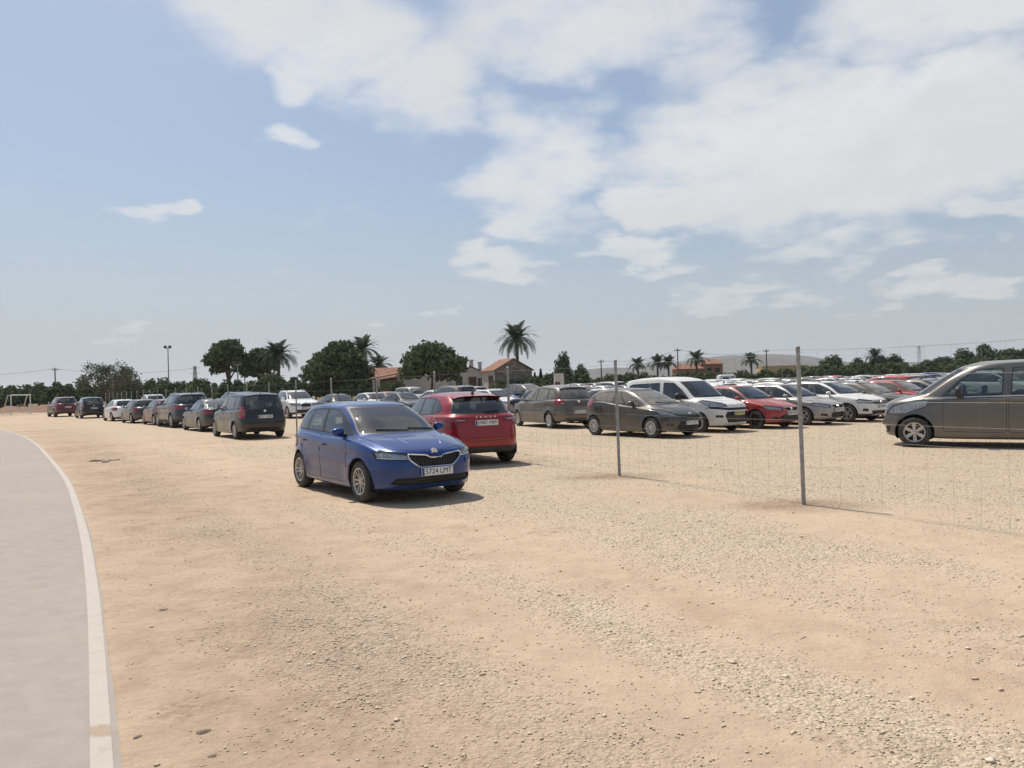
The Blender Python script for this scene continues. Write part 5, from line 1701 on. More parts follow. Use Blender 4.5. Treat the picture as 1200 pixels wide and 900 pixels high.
# orchard and hedge trees along the far side
rr_ = random.Random(8)
kk = 0
for (p0, p1, Y0, h0, step, lb, gp) in ((-30, 232, 104, 1.02, 15, 'low citrus tree in the orchard beyond the left row of cars', 'orchard trees on the left'),
                                       (-40, 232, 120, 1.28, 18, 'taller orchard tree in the back row on the left', 'back row orchard trees'),
                                       (222, 440, 92, 1.00, 14, 'green bush in the hedge below the pines', 'hedge bushes below the pines'),
                                       (585, 690, 84, .80, 13, 'green shrub along the wall of the stone barn', 'shrubs by the barn'),
                                       (470, 520, 82, .42, 14, 'low shrub in front of the long white wall', 'shrubs by the white houses'),
                                       (690, 960, 140, .95, 13, 'dark shrub in the long hedge before the far houses', 'hedge before the far houses'),
                                       (940, 1240, 150, 1.25, 14, 'dark shrub at the foot of the right-hand tree belt', 'shrubs under the tree belt')):
    px_ = p0
    while px_ < p1:
        Y = Y0 + rr_.uniform(-3, 3)
        s = rr_.uniform(.85, 1.15)
        plant('orchard_tree' if 'citrus' in lb or 'orchard' in lb else 'shrub', lb, 'tree' if 'tree' in lb[:24] else 'shrub', BUSH[kk % 3], brg(px_, Y), Y, rr_.random() * 6, (s * 1.05 * Y0 / 110, s * 1.05 * Y0 / 110, h0 * s), gp)
        px_ += step * rr_.uniform(.8, 1.2); kk += 1
for px_, Y, s in ((452, 86, .75), (466, 87, .8)):
    plant('shrub', 'rounded shrub growing against the house with the tiled porch', 'shrub', BUSH[kk % 3], brg(px_, Y), Y, 1.0, (.8, .8, s), 'shrubs at the porch')

# ================================================================== BUILDINGS AND FAR THINGS
M['white_wall'] = simple_mat('limewashed_wall', (0.52, 0.50, 0.46), 0.9, var=0.12, scale=1.2)
M['cream_wall'] = simple_mat('cream_render', (0.42, 0.37, 0.30), 0.9, var=0.15, scale=1.0)
M['stone_wall'] = simple_mat('rough_stone_wall', (0.20, 0.17, 0.14), 0.95, var=0.35, scale=2.2)
M['orange_wall'] = simple_mat('orange_render', (0.30, 0.15, 0.095), 0.9, var=0.15, scale=.6)
M['yellow_wall'] = simple_mat('yellow_render', (0.50, 0.36, 0.18), 0.9, var=0.12, scale=.6)
M['dark_open'] = simple_mat('dark_window_pane', (0.025, 0.027, 0.03), 0.3)
M['wood'] = simple_mat('brown_door_wood', (0.10, 0.06, 0.04), 0.8)
M['concrete'] = simple_mat('pole_concrete', (0.30, 0.29, 0.27), 0.9)
M['poledark'] = simple_mat('weathered_pole', (0.10, 0.085, 0.07), 0.9)
M['white_metal'] = simple_mat('white_painted_metal', (0.62, 0.62, 0.60), 0.5)

def roof_mat():
    m, t = new_mat('clay_roof_tiles')
    obj = t.n('ShaderNodeTexCoord').outputs['Object']
    nz = t.noise(obj, 1.4, 5, .6); n2 = t.noise(obj, 9, 3)
    c = t.mix(t.rng(nz, .3, .7), (0.19, 0.085, 0.052), (0.27, 0.135, 0.085))
    c = t.mix(t.rng(n2, .55, .75, 0, .5), c, (0.16, 0.08, 0.05))
    wv = t.n('ShaderNodeTexWave'); wv.inputs['Scale'].default_value = 1.4; t.put(wv.inputs['Vector'], obj)
    bp = t.bump(wv.outputs[1], .6, .05)
    return finish(m, t, principled(t, Base_Color=c, Roughness=.9, Normal=bp).outputs[0])
M['roof'] = roof_mat()

def house(name, label, cx, cy, rz, w_, d_, eave, ridge, wall, openings=(), over=.25, gable_wall=None, chimneys=()):
    """Gabled house; w_ along local X (ridge runs along Y), front face at local -Y; openings: (face, u, z0, z1, width, kind)."""
    e = link(name, None, loc=(cx, cy, 0)); e.rotation_euler[2] = rz
    tag(e, label, 'house')
    hw, hd = w_ / 2, d_ / 2
    mb = MB()
    V = [(-hw, -hd, 0), (hw, -hd, 0), (hw, hd, 0), (-hw, hd, 0), (-hw, -hd, eave), (hw, -hd, eave), (hw, hd, eave), (-hw, hd, eave), (0, -hd, ridge), (0, hd, ridge)]
    mb.add(V, [(0, 3, 7, 4), (1, 5, 6, 2)], 0)
    mb.add(V, [(0, 4, 8, 5, 1), (2, 6, 9, 7, 3)], 1)
    link('wall', mb.mesh('wall', [wall, gable_wall or wall], smooth=False), e)
    rf = MB()
    sl = (ridge - eave) / hw; th = .12
    for sg in (1, -1):
        a = Vector((0, 0, ridge + .03)); b = Vector((sg * (hw + over), 0, ridge - sl * (hw + over) + .03))
        V = []
        for y in (-hd - over, hd + over):
            V += [(a.x, y, a.z), (b.x, y, b.z), (b.x, y, b.z + th), (a.x, y, a.z + th)]
        rf.add(V, [(0, 1, 2, 3), (7, 6, 5, 4), (0, 4, 5, 1), (1, 5, 6, 2), (2, 6, 7, 3), (3, 7, 4, 0)])
    ro = link('roof', rf.mesh('roof', M['roof'], smooth=False, fix=True), e)
    for (cx_, cy_, ch) in chimneys:
        zb_ = ridge - sl * abs(cx_) - .2
        c = MB().box((cx_ - .22, cy_ - .22, zb_), (cx_ + .22, cy_ + .22, zb_ + ch)).box((cx_ - .30, cy_ - .30, zb_ + ch + .002), (cx_ + .30, cy_ + .30, zb_ + ch + .12))
        link('chimney', c.mesh('chimney', wall, smooth=False), ro)
    for (face, u, z0, z1, wd, kind) in openings:
        t = .05
        def box(a0, a1, b0, b1, dep0, dep1):
            if face == 'front': return ((a0, -hd - dep1, b0), (a1, -hd - dep0, b1))
            if face == 'right': return ((hw + dep0, a0, b0), (hw + dep1, a1, b1))
            return ((-hw - dep1, a0, b0), (-hw - dep0, a1, b1))
        pane = link(kind, MB().box(*box(u - wd / 2, u + wd / 2, z0, z1, -.04, .012)).mesh(kind, M['wood'] if kind == 'door' else M['dark_open'], smooth=False), e)
        fr_ = MB()
        for q in ((u - wd / 2 - .07, u - wd / 2, z0 - .07, z1 + .07), (u + wd / 2, u + wd / 2 + .07, z0 - .07, z1 + .07), (u - wd / 2, u + wd / 2, z1, z1 + .07), (u - wd / 2, u + wd / 2, z0 - .07, z0)):
            fr_.box(*box(*q, .002, .05))
        if kind == 'window': fr_.box(*box(u - .025, u + .025, z0, z1, .014, .045))
        link('frame', fr_.mesh('frame', M['white_wall'] if kind == 'window' else M['stone_wall'], smooth=False), pane)
    return e

house('gabled_house', 'small white house with low gable, chimney, two windows and a dark door', brg(550, 92), 94, .10, 4.1, 6.0, 3.0, 3.95, M['white_wall'],
      [('front', -1.45, 1.7, 2.65, .75, 'window'), ('front', .15, .1, 2.75, .8, 'door'), ('front', 1.15, 1.7, 2.65, .75, 'window')], .12, None, [(.15, -1.2, 1.1), (1.3, 1.0, 1.4)])
house('gabled_annex', 'narrow white gabled annex between the pine and the small house', brg(523, 90), 92.5, .06, 2.0, 4.0, 2.45, 3.25, M['white_wall'], [('front', 0, .1, 1.9, .6, 'door')], .10)
house('stone_barn', 'barn with orange tiled roof, white door wall and rough stone gable', -.59, 88.9, .35, 4.5, 4.6, 3.35, 4.6, M['white_wall'],
      [('left', -1.0, .1, 2.75, 1.5, 'door')], .2, M['stone_wall'])
house('porch_house', 'cream house with tiled roof and white porch columns beside the short palm', brg(462, 92), 93.5, 1.25, 4.6, 5.0, 2.9, 4.1, M['cream_wall'], [('left', 1.0, 1.0, 2.0, .8, 'window'), ('front', 0.3, 1.0, 2.0, .8, 'window')], .5)
pc = link('porch', None, loc=(brg(438, 89), 89, 0)); tag(pc, 'open porch with tiled lean-to roof on two white columns', 'porch')
link('column', MB().lathe([(.16, 0), (.13, .15), (.12, 2.5), (.17, 2.62), (.17, 2.75)], 10, axis='Z').mesh('column', M['white_wall']), pc)
link('column', MB().lathe([(.16, 0), (.13, .15), (.12, 2.5), (.17, 2.62), (.17, 2.75)], 10, axis='Z').mesh('column', M['white_wall']), pc, loc=(.62, 0, 0))
link('lean_to_roof', MB().add([(-.4, -.5, 2.76), (3.0, -.5, 3.35), (3.0, 2.2, 3.6), (-.4, 2.2, 3.0), (-.4, -.5, 2.88), (3.0, -.5, 3.47), (3.0, 2.2, 3.72), (-.4, 2.2, 3.12)], [(0, 3, 2, 1), (4, 5, 6, 7), (0, 1, 5, 4), (1, 2, 6, 5), (2, 3, 7, 6), (3, 0, 4, 7)]).mesh('lean_to_roof', M['roof'], smooth=False), pc)
lw = MB().box((-2.6, 0, 0), (3.4, .3, 3.05)).box((-2.65, -.05, 3.052), (3.45, .35, 3.15))
lwo = link('long_wall', lw.mesh('long_wall', M['white_wall'], smooth=False), loc=(brg(492, 90), 90, 0)); tag(lwo, 'long plain off-white yard wall half hidden by the pine', 'wall')
hut = link('white_hut', None, loc=(brg(655, 82), 82, 0)); tag(hut, 'narrow white hut among the shrubs beside the round tree', 'hut')
link('wall', MB().box((-.5, -.5, 0), (.5, .6, 2.75)).mesh('wall', M['white_wall'], smooth=False), hut)
link('roof', MB().box((-.58, -.58, 2.754), (.58, .68, 2.84)).mesh('roof', M['concrete'], smooth=False), hut)
link('door', MB().box((-.45, -.53, .05), (.1, -.502, 1.9)).mesh('door', M['wood'], smooth=False), hut)

def block(name, label, cx, cy, rz, parts, wins, wall, roofm):
    e = link(name, None, loc=(cx, cy, 0)); e.rotation_euler[2] = rz; tag(e, label, 'house')
    for i, (x0, x1, y0, y1, h_) in enumerate(parts):
        link('wall', MB().box((x0, y0, 0), (x1, y1, h_)).mesh('wall', wall, smooth=False), e)
        cxm = (x0 + x1) / 2
        if roofm:
            hh = h_ + min(1.2, (y1 - y0) * .2)
            link('roof', MB().add([(x0 - .3, y0 - .3, h_ + .003), (x1 + .3, y0 - .3, h_ + .003), (x1 + .3, y1 + .3, h_ + .003), (x0 - .3, y1 + .3, h_ + .003), (x0 + .6, (y0 + y1) / 2, hh), (x1 - .6, (y0 + y1) / 2, hh)], [(0, 3, 2, 1), (0, 1, 5, 4), (1, 2, 5), (2, 3, 4, 5), (3, 0, 4)]).mesh('roof', roofm, smooth=False), e)
        else:
            link('parapet', MB().box((x0 - .12, y0 - .12, h_ + .003), (x1 + .12, y1 + .12, h_ + .35)).mesh('parapet', wall, smooth=False), e)
    for (u, z0, z1, wd, yf) in wins:
        pn = link('window', MB().box((u - wd / 2, yf - .02, z0), (u + wd / 2, yf + .1, z1)).mesh('window', M['dark_open'], smooth=False), e)
        link('sill', MB().box((u - wd / 2 - .1, yf - .12, z0 - .12), (u + wd / 2 + .1, yf - .002, z0 - .004)).mesh('sill', M['cream_wall'], smooth=False), pn)
block('orange_house', 'orange rendered house with flat and hipped roofs beyond the hedge', brg(822, 175), 178, .05, [(-5.2, .4, -3, 3, 4.3), (.5, 5.2, -2, 4, 5.3)], [(-3.6, 2.6, 3.7, 1.0, -3.02), (-1.2, 2.6, 3.7, 1.0, -3.02), (2.0, 3.2, 4.4, 1.0, -2.02), (4.0, 3.2, 4.4, 1.0, -2.02)], M['orange_wall'], M['roof'])
block('yellow_house', 'long yellow house with flat roof below the far hills', brg(919, 232), 234, .0, [(-6.8, 6.8, -3, 3, 5.0)], [(-5.0, 2.6, 3.9, 1.1, -3.02), (-2.0, 2.6, 3.9, 1.1, -3.02), (1.0, 2.6, 3.9, 1.1, -3.02), (4.4, 2.6, 3.9, 1.1, -3.02)], M['yellow_wall'], None)
cv = link('caravan', None, loc=(brg(851, 132), 132, 0)); cv.rotation_euler[2] = .15; cv.scale = (.85, .85, .88)
tag(cv, 'white caravan parked by the hedge below the orange house', 'caravan')
link('body', MB().rbox((0, 0, 1.75), (3.6, 2.0, 2.1), .28).mesh('body', M['white_metal']), cv)
link('window', MB().rbox((-.5, -1.0, 2.0), (1.2, .06, .6), .4).mesh('window', M['dark_open']), cv)
link('door', MB().rbox((1.0, -1.0, 1.65), (.6, .05, 1.7), .3).mesh('door', M['concrete']), cv)
for sx in (-.4, .4):
    link('wheel', MB().lathe([(.12, -.95), (.33, -.95), (.35, -.90), (.35, -.80), (.33, -.76), (.1, -.76)], 16, c=(sx, 0, .35)).mesh('wheel', M['tyre']), cv)

# --- poles, mast, wires
def pole(name, label, px_, Y, h_, mat='poledark', arm=1.2, group='utility poles'):
    e = link(name, None, loc=(brg(px_, Y), Y, 0)); tag(e, label, 'pole', group)
    link('shaft', MB().tube([(0, 0, -.3), (0, 0, h_)], [.16, .10], 8).mesh('shaft', M[mat]), e)
    if arm:
        ca = link('crossarm', MB().box((-arm / 2, -.06, h_ - .5), (arm / 2, .06, h_ - .36)).mesh('crossarm', M[mat], smooth=False), e)
        for s in (-.45, 0, .45):
            link('insulator', MB().lathe([(.02, 0), (.06, .05), (.06, .14), (.02, .2)], 8, axis='Z', c=(s * arm, 0, h_ - .36)).mesh('insulator', M['concrete']), ca)
    return Vector((brg(px_, Y), Y, h_ - .2))
P1_ = pole('utility_pole', 'thin wooden utility pole rising from the orchard on the left', 65, 150, 7.6)
P2_ = pole('utility_pole', 'utility pole between the low tree and the first far palm', 705, 150, 6.2)
P3_ = pole('utility_pole', 'utility pole beside the close pair of palms', 795, 158, 8.3)
P4_ = pole('utility_pole', 'utility pole in front of the yellow house', 899, 165, 7.9)
PL_ = Vector((brg(-160, 150), 150, 7.2)); PR_ = Vector((brg(1290, 185), 185, 10.5)); PM_ = Vector((brg(232, 160), 160, 7.2))
def span(a, b, sag=1.0, off=0.0):
    pts = []
    for i in range(17):
        t = i / 16
        q = a.lerp(b, t); q.z -= sag * 4 * t * (1 - t); q.x += off; q.z += off * .3
        pts.append(q)
    o = link('overhead_wire', MB().tube(pts, .022, 4).mesh('overhead_wire', M['poledark']))
    return o
for a, b, lb in ((PL_, P1_, 'overhead cable running to the pole in the orchard'), (P1_, PM_, 'overhead cable from the orchard pole towards the pylon top'), (P2_, P3_, 'overhead cable above the close pair of palms'), (P3_, P4_, 'overhead cable between orange house and yellow house'), (P4_, PR_, 'overhead cable rising over the right-hand tree belt')):
    tag(span(a, b), lb, 'cable', 'overhead cables')

def mast(px_, Y, h_, label, r_=.11):
    e = link('floodlight_mast', None, loc=(brg(px_, Y), Y, 0)); tag(e, label, 'mast', 'floodlight masts')
    link('shaft', MB().tube([(0, 0, -.2), (0, 0, h_)], [r_, r_ * .7], 8).mesh('shaft', M['galv']), e)
    link('crossarm', MB().box((-.5, -.05, h_ - .1), (.5, .05, h_)).mesh('crossarm', M['galv'], smooth=False), e)
    for s in (-.36, .36):
        link('floodlight', MB().rbox((s, -.1, h_ + .16), (.42, .24, .36), .3).mesh('floodlight', M['poledark']), e)
mast(198, 118, 8.9, 'tall floodlight mast with two lamps rising from the orchard')
mast(279, 98, 5.3, 'slim floodlight mast in front of the tall dark pine')
mast(287, 112, 5.0, 'short floodlight mast between the two dark pines')
# lattice pylon far off on the right and a stub of one on the left
for px_, Y, h_, lb in ((1078, 420, 17, 'distant lattice pylon above the gap in the tree belt'), (229, 190, 8.6, 'lattice pylon top standing in the orchard by the hedge')):
    e = link('lattice_pylon', None, loc=(brg(px_, Y), Y, 0)); tag(e, lb, 'pylon')
    mb = MB(); hw = h_ * .07
    for sx in (1, -1):
        for sy in (1, -1):
            mb.tube([(sx * hw, sy * hw, 0), (sx * hw * .3, sy * hw * .3, h_)], .09, 4)
    link('legs', mb.mesh('legs', M['galv']), e)
    br_ = MB(); n_ = 8
    for i in range(n_):
        a, b = i / n_, (i + 1) / n_
        wa, wb_ = hw * (1 - .7 * a), hw * (1 - .7 * b)
        for sy in (1, -1):
            br_.tube([(-wa, sy * wa, h_ * a), (wb_, sy * wb_, h_ * b)], .05, 3); br_.tube([(wa, sy * wa, h_ * a), (-wb_, sy * wb_, h_ * b)], .05, 3)
    for z in (h_ * .8, h_ * .95): br_.tube([(-h_ * .14, 0, z), (h_ * .14, 0, z)], .07, 4)
    o = link('bracing', br_.mesh('bracing', M['galv']), e)
# football goal and the green netting behind it
gl = link('football_goal', None, loc=(brg(24, 84), 84, 0)); gl.rotation_euler[2] = 1.2
tag(gl, 'white football goal frame on the bare earth by the road', 'goal')
for sx in (-1.1, 1.1): link('goal_post', MB().tube([(sx, 0, 0), (sx, 0, 2.1)], .06, 8).mesh('goal_post', M['white_metal']), gl)
link('crossbar', MB().tube([(-1.16, 0, 2.1), (1.16, 0, 2.1)], .06, 8).mesh('crossbar', M['white_metal']), gl)
for sx in (-1.1, 1.1): link('back_stay', MB().tube([(sx, 0, 2.08), (sx, .5, 2.05), (sx, 1.4, .05), (sx, 0, .05)], .04, 6).mesh('back_stay', M['white_metal']), gl)
gn = link('green_windbreak', MB().box((-9, -.02, .3), (2.2, .02, 1.5)).mesh('green_windbreak', simple_mat('green_netting', (0.03, 0.07, 0.045), .9, var=.25, scale=3), smooth=False), loc=(brg(0, 112), 112, 0))
tag(gn, 'dark green netting windbreak beside the football goal', 'netting')
bk = MB()
V = []; n_ = 60
for i in range(n_ + 1):
    x = lerp(-95, -47, i / n_); y = 96 + 4 * math.sin(i * .21)
    h_ = .55 + .25 * math.sin(i * .7) + .12 * math.sin(i * 1.9)
    V += [(x, y - 2.5, -.02), (x, y - .8, h_), (x, y + 1.0, h_ * .9), (x, y + 3, -.02)]
for i in range(n_):
    for j in range(3): bk.add([], []); bk.f.append((i * 4 + j, (i + 1) * 4 + j, (i + 1) * 4 + j + 1, i * 4 + j + 1)); bk.m.append(0)
bk.v = V
tag(link('earth_bank', bk.mesh('earth_bank', simple_mat('red_brown_soil', (0.20, 0.115, 0.075), .95, var=.25, scale=.8))), kind='structure')

# --- hills on the horizon
def hills():
    pr = [(-2600, 20), (300, 22), (560, 30), (640, 40), (700, 56), (745, 62), (775, 66), (800, 74), (830, 92), (850, 98), (900, 95), (925, 80), (945, 60), (965, 52), (1000, 50), (1100, 44), (1300, 40), (3800, 30)]
    xs = np.linspace(-2600, 3800, 420)
    hs = np.interp(xs, [a for a, _ in pr], [b for _, b in pr])
    hs = hs + (fbm(xs * .02, xs * 0, 31) - .5) * 12
    Y = 3000.0
    V = []; nrow = 7
    for j in range(nrow):
        t = j / (nrow - 1)
        for x, h_ in zip(xs, hs):
            k_ = math.sin(t * math.pi / 2) ** 1.4 if t < 1 else 1
            V.append((brg(x, Y), Y - 900 * (1 - t) + 60 * float(math.sin(x * .02)), h_ * k_ * (1 + .08 * math.sin(x * .05 + j)) - 1))
    n = len(xs)
    F = [(j * n + i, j * n + i + 1, (j + 1) * n + i + 1, (j + 1) * n + i) for j in range(nrow - 1) for i in range(n - 1)]
    back = len(V)
    for x in xs: V.append((brg(x, Y), Y + 1500, -5))
    F += [((nrow - 1) * n + i, (nrow - 1) * n + i + 1, back + i + 1, back + i) for i in range(n - 1)]
    m, t = new_mat('dry_hillside')
    pos = t.n('ShaderNodeNewGeometry').outputs['Position']
    c = t.mix(t.rng(t.noise(pos, .008, 6, .6), .35, .65), (0.05, 0.046, 0.034), (0.095, 0.078, 0.058))
    finish(m, t, principled(t, Base_Color=c, Roughness=.95).outputs[0])
    tag(link('hills', MB().add(V, F).mesh('hills', m)), kind='structure')
hills()

# --- stones lying about on the bare soil by the road
def rock(seed, sx, sy, sz):
    bm = bmesh.new(); bmesh.ops.create_icosphere(bm, subdivisions=2, radius=1)
    r = random.Random(seed)
    for v in bm.verts:
        k_ = 1 + r.uniform(-.16, .16) + .18 * math.sin(v.co.x * 3 + seed) * math.sin(v.co.y * 2.3 + seed)
        v.co = Vector((v.co.x * sx * k_, v.co.y * sy * k_, max(v.co.z, -.35) * sz * k_))
    bm.verts.index_update()
    mb = MB().add([v.co.copy() for v in bm.verts], [[v.index for v in f.verts] for f in bm.faces]); bm.free()
    return mb
rockm = simple_mat('soil_stained_rock', (0.36, 0.275, 0.195), .95, var=.3, scale=14)
for i, (x, y, sx, sy, sz, rz, lb) in enumerate(((-10.6, 19.9, .34, .16, .07, .2, 'flat brown rock lying on the soil beside the road'), (-10.35, 19.45, .10, .08, .05, 1.0, 'fist-sized dark stone in front of the flat brown rock'),
        (-1.56, 3.77, .042, .022, .016, .5, 'long clod of earth on the bare soil by the white line'), (-1.87, 3.74, .024, .016, .012, .9, 'small clod of earth close to the white line'),
        (-1.42, 3.52, .022, .018, .013, 0, 'small pale stone beside the long clod of earth'), (-2.75, 5.95, .035, .024, .018, .3, 'dark stone half sunk in the soil along the gravel edge'))):
    o = link('rock', rock(i + 3, sx, sy, sz).mesh('rock', rockm, angle=50), loc=(x, y, float(height(np.array([x]), np.array([y]))[0]) + sz * .02)); o.rotation_euler[2] = rz
    tag(o, lb, 'rock', 'rocks by the road')

# ================================================================== PARKED CARS
for nm, p_ in SPECS.items():
    DESIGN[nm] = build_car(nm, p_)
FAR = {nm: far_mesh(nm, sp) for nm, sp in DESIGN.items()}
HN = -53.0                                               # noses towards the near aisle
G1 = 'cars parked along the fence'
G2 = 'cars in the lot behind the fence'
gd = M['glass_dusty']
def car(d, name, label, x, y, h_, paint, grp, glass=None, cat='car'):
    return place_car(DESIGN[d], name, label, x, y, h_, paint, grp, cat, glass)

# outside the fence
car('hatch', 'hatchback', 'bright blue hatchback with chrome-framed grille, standing alone on the gravel', -2.28, 12.75, -54.6, 'blue', G1)
car('crossover', 'crossover', 'shiny red crossover seen from behind, next to the blue hatchback', -1.50, 17.75, 117, 'red', G1)
car('mpv', 'people_carrier', 'tall black people carrier with big upright tail lights, last in the line along the fence', -10.1, 29.2, 125, 'black', G1)
car('saloon', 'saloon_car', 'dark green-grey saloon ahead of the black people carrier', -13.9, 35.4, 126, 'darkgreen', G1)
car('suv', 'off_roader', 'slate blue off-roader with roof rails in the line along the fence', -17.3, 40.3, 127, 'slate', G1)
car('compact', 'hatchback', 'dark red hatchback ahead of the slate blue off-roader', -20.0, 44.0, 128, 'darkred', G1)
car('compact', 'hatchback', 'dark grey hatchback parked against the tail of the white one', -23.2, 47.9, 128, 'graphite', G1)
car('compact', 'hatchback', 'white hatchback at the head of the close-packed line along the fence', -27.0, 52.9, 128, 'white', G1)
car('saloon', 'saloon_car', 'grey saloon half hidden beyond the white hatchback', -29.6, 58.4, 128, 'slate', G1)
car('mpv', 'people_carrier', 'black people carrier beside the dark red off-roader at the far end', -34.0, 61.8, 126, 'black', G1)
car('suv', 'off_roader', 'dark red off-roader parked farthest along the fence', -40.4, 69.0, 130, 'darkred', G1)

car('suv', 'off_roader', 'white off-roader whose roof shows above the dark red hatchback', -32.0, 68.0, 126, 'white', G2)
car('suv', 'off_roader', 'dark off-roader whose roof shows behind the black people carrier', -19.0, 52.5, 127, 'slate', G2)

# first row inside
car('wedge', 'hatchback', 'dusty charcoal hatchback with sloping nose and pale wheel covers', 4.02, 23.85, -54.5, 'graphite', G2, gd)
car('leisure_van', 'passenger_van', 'tall white boxy passenger van with black door mirrors and yellow plate', 5.75, 25.75, HN, 'dustywhite', G2, None, 'van')
car('sporty', 'hatchback', 'crimson hatchback with black wheels between white cars', 7.95, 26.75, -55, 'crimson', G2)
car('compact', 'hatchback', 'dusty silver-white hatchback between the crimson one and the white crossover', 9.95, 27.95, HN, 'silver', G2)
car('raised_hatch', 'crossover', 'white raised hatchback with round fog lights and black roof rails', 11.95, 29.05, HN, 'dustywhite', G2)
car('saloon', 'saloon_car', 'dark grey saloon between the white raised hatchback and the brown-grey van', 13.95, 30.6, HN, 'graphite', G2, gd)
car('compact', 'hatchback', 'dusty red hatchback whose windscreen shows over the van bonnet', 16.1, 32.2, HN, 'crimson', G2, gd)
car('saloon', 'saloon_car', 'silver-grey saloon beyond the dusty red hatchback', 18.2, 33.8, HN, 'grey', G2)
car('minivan', 'minibus', 'brown-grey minibus with chrome belt line standing across the aisle', 11.17, 17.22, 147, 'vangrey', 'minibus in the aisle', None, 'van')

# second row, tail to tail with the first
car('roundmpv', 'people_carrier', 'dusty brown-grey people carrier with red wrap-round tail lights', 1.54, 30.45, 115, 'grey', G2, gd)
car('compact', 'hatchback', 'silver hatchback beside the dusty people carrier', 3.75, 32.0, 127, 'silver', G2)
ROW2 = [('suv', 'graphite'), ('compact', 'white'), ('mpv', 'silver'), ('hatch', 'darkred'), ('saloon', 'silver'), ('suv', 'white'), ('compact', 'grey'), ('saloon', 'dustywhite'), ('hatch', 'grey')]

# the hand-placed cars of the third block
car('suv', 'off_roader', 'white off-roader with twin grille facing the fence, beside a dark saloon', -13.8, 49.0, -60, 'white', G2)
car('saloon', 'saloon_car', 'dark saloon with silver bonnet glare beside the white off-roader', -11.2, 49.6, -58, 'slate', G2)
car('compact', 'hatchback', 'small white hatchback between two dark saloons facing the fence', -9.3, 51.6, -58, 'white', G2)
car('hatch', 'hatchback', 'orange-brown hatchback tucked between the small white one and a grey saloon', -8.6, 54.6, -58, 'bronze', G2)
car('saloon', 'saloon_car', 'slate grey saloon facing the fence behind the blue hatchback', -6.9, 49.0, -54, 'slate', G2)
car('suv', 'off_roader', 'grey off-roader with black rear glass beyond the red crossover', -3.9, 47.5, 127, 'grey', G2)
car('compact', 'hatchback', 'clean white hatchback facing out beyond the red crossover', -1.05, 46.9, -56, 'white', G2)
car('saloon', 'saloon_car', 'dark saloon with a pale roof beyond the dusty people carrier', 1.5, 44.2, 127, 'slate', G2)

# ------------------------------------------------------------------ the far rows, filled car by car
ex_, ey_ = 0.80, 0.60                                     # along a row
nx_, ny_ = 0.60, -0.80                                    # across the rows, towards the near aisle
taken = []
for o in bpy.data.objects:
    if o.type == 'EMPTY' and o.get('category') in ('car', 'van'):
        taken.append((o.location.x, o.location.y))
rc = random.Random(21)
kinds = [('compact', 'hatchback', 7), ('hatch', 'hatchback', 4), ('wedge', 'hatchback', 4), ('saloon', 'saloon_car', 6), ('suv', 'off_roader', 4), ('crossover', 'crossover', 4), ('raised_hatch', 'crossover', 3), ('mpv', 'people_carrier', 2), ('roundmpv', 'people_carrier', 3), ('leisure_van', 'passenger_van', 1)]
bag = [k_ for k_ in kinds for _ in range(k_[2])]
cols = ['white'] * 8 + ['dustywhite'] * 5 + ['silver'] * 6 + ['grey'] * 4 + ['graphite'] * 4 + ['black'] * 3 + ['crimson'] * 2 + ['darkred'] * 2 + ['slate'] * 3 + ['blue']
CN = {'white': 'white', 'dustywhite': 'dusty white', 'silver': 'silver', 'grey': 'brown-grey', 'graphite': 'charcoal', 'black': 'black', 'crimson': 'bright red', 'darkred': 'dark red', 'slate': 'slate blue', 'blue': 'blue', 'darkgreen': 'dark green', 'bronze': 'orange-brown'}
KN = {'compact': 'hatchback', 'hatch': 'hatchback', 'wedge': 'hatchback', 'saloon': 'saloon', 'suv': 'off-roader', 'crossover': 'crossover', 'raised_hatch': 'crossover', 'mpv': 'people carrier', 'roundmpv': 'people carrier', 'leisure_van': 'passenger van', 'minivan': 'minibus', 'sporty': 'hatchback'}
rows = [(-16.2, 1), (-22.4, -1), (-44.0, 1), (-49.4, -1), (-61.5, 1), (-67.0, -1), (-79.5, 1), (-85.0, -1), (-97.0, 1), (-102.5, -1)]
WORD = ['second', 'second', 'third', 'fourth', 'fifth', 'sixth', 'seventh', 'eighth', 'ninth', 'tenth']
nfar = 0
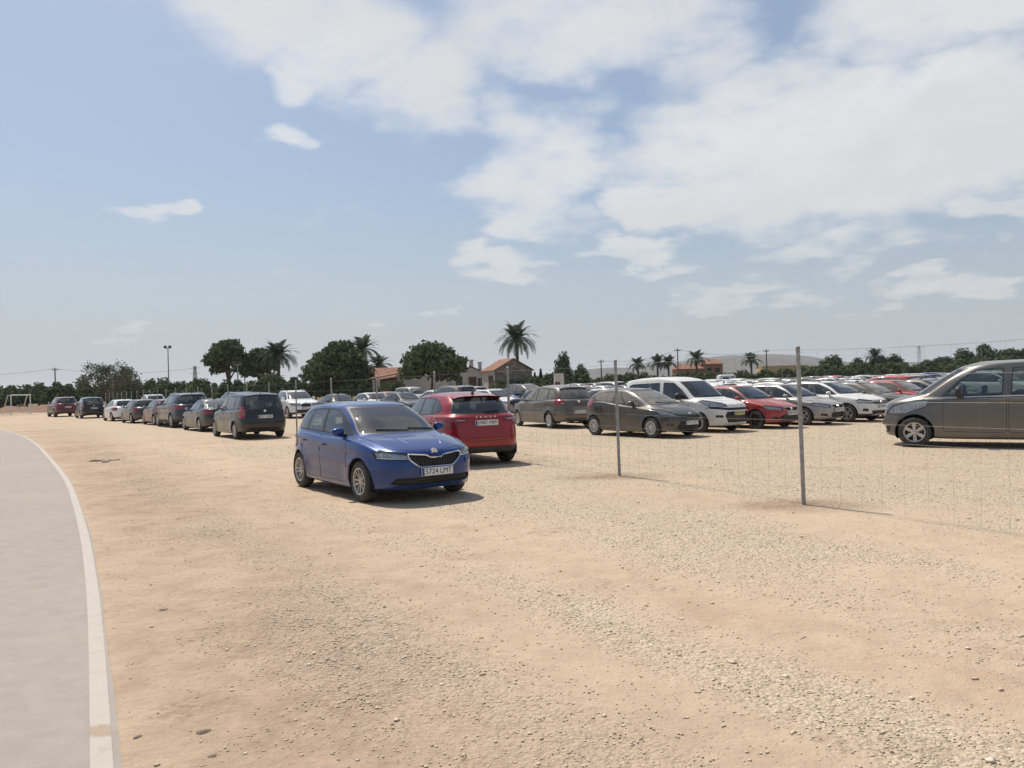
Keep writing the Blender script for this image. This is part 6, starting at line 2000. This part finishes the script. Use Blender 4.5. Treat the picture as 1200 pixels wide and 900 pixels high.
for ri, (t_, hs) in enumerate(rows):
    s_ = 17.0
    while s_ < 150:
        s_ += 2.5 + rc.uniform(-.06, .12)
        jt = t_ + rc.uniform(-.35, .35)
        x = s_ * ex_ + jt * nx_; y = s_ * ey_ + jt * ny_
        pxl = 600 + x / y * 900
        if pxl > 1230 or y > 134: continue
        if ri >= 2 and pxl < 405: continue
        if ri >= 4 and (pxl < 470 or (pxl < 640 and y > 76)): continue
        if ri >= 6 and pxl < 660: continue
        if ri == 0 and (x < 19.5 or x > 30): continue
        if ri == 1 and pxl < 640: continue
        if rc.random() < (.04 if ri < 4 else .06): continue
        if any((x - a) ** 2 + (y - b) ** 2 < 2.25 ** 2 for a, b in taken): continue
        if any((x - a) ** 2 + (y - b) ** 2 < 4.4 ** 2 and abs((x - a) * ex_ + (y - b) * ey_) < 1.9 for a, b in taken): continue
        taken.append((x, y))
        d, nm, _ = rc.choice(bag)
        c = rc.choice(cols)
        head = (HN if hs > 0 else HN + 180) + rc.uniform(-2, 2)
        lab = '%s %s in the packed rows of cars far across the gravel lot' % (CN[c], KN[d])
        grp = '%s %ss in the far rows' % (CN[c], KN[d])
        if y < 58:
            lab = '%s %s parked in the middle rows behind the first row' % (CN[c], KN[d])
            grp = '%s %ss in the middle rows' % (CN[c], KN[d])
            place_car(DESIGN[d], nm, lab, x, y, head, c, grp, 'van' if d == 'leisure_van' else 'car', gd if rc.random() < .4 else None)
        else:
            place_far(FAR[d], nm, lab, x, y, head, c, grp, 'van' if d == 'leisure_van' else 'car', gd if rc.random() < .4 else None)
        nfar += 1
print('far cars', nfar, 'objects', len(bpy.data.objects))

# ================================================================== THE AIR
hb = MB().box((-9500, -9500, -8), (9500, 9500, 135))
hm = bpy.data.materials.new('summer_haze'); hm.use_nodes = True
ht = NT(hm.node_tree)
pv_ = ht.n('ShaderNodeVolumePrincipled')
pv_.inputs['Color'].default_value = (0.92, 0.95, 1.0, 1)
pv_.inputs['Density'].default_value = 0.00013
pv_.inputs['Anisotropy'].default_value = 0.2
ho = ht.n('ShaderNodeOutputMaterial')
ht.t.links.new(pv_.outputs[0], ho.inputs['Volume'])
haze = link('haze', hb.mesh('haze', hm, smooth=False))
tag(haze, kind='stuff')
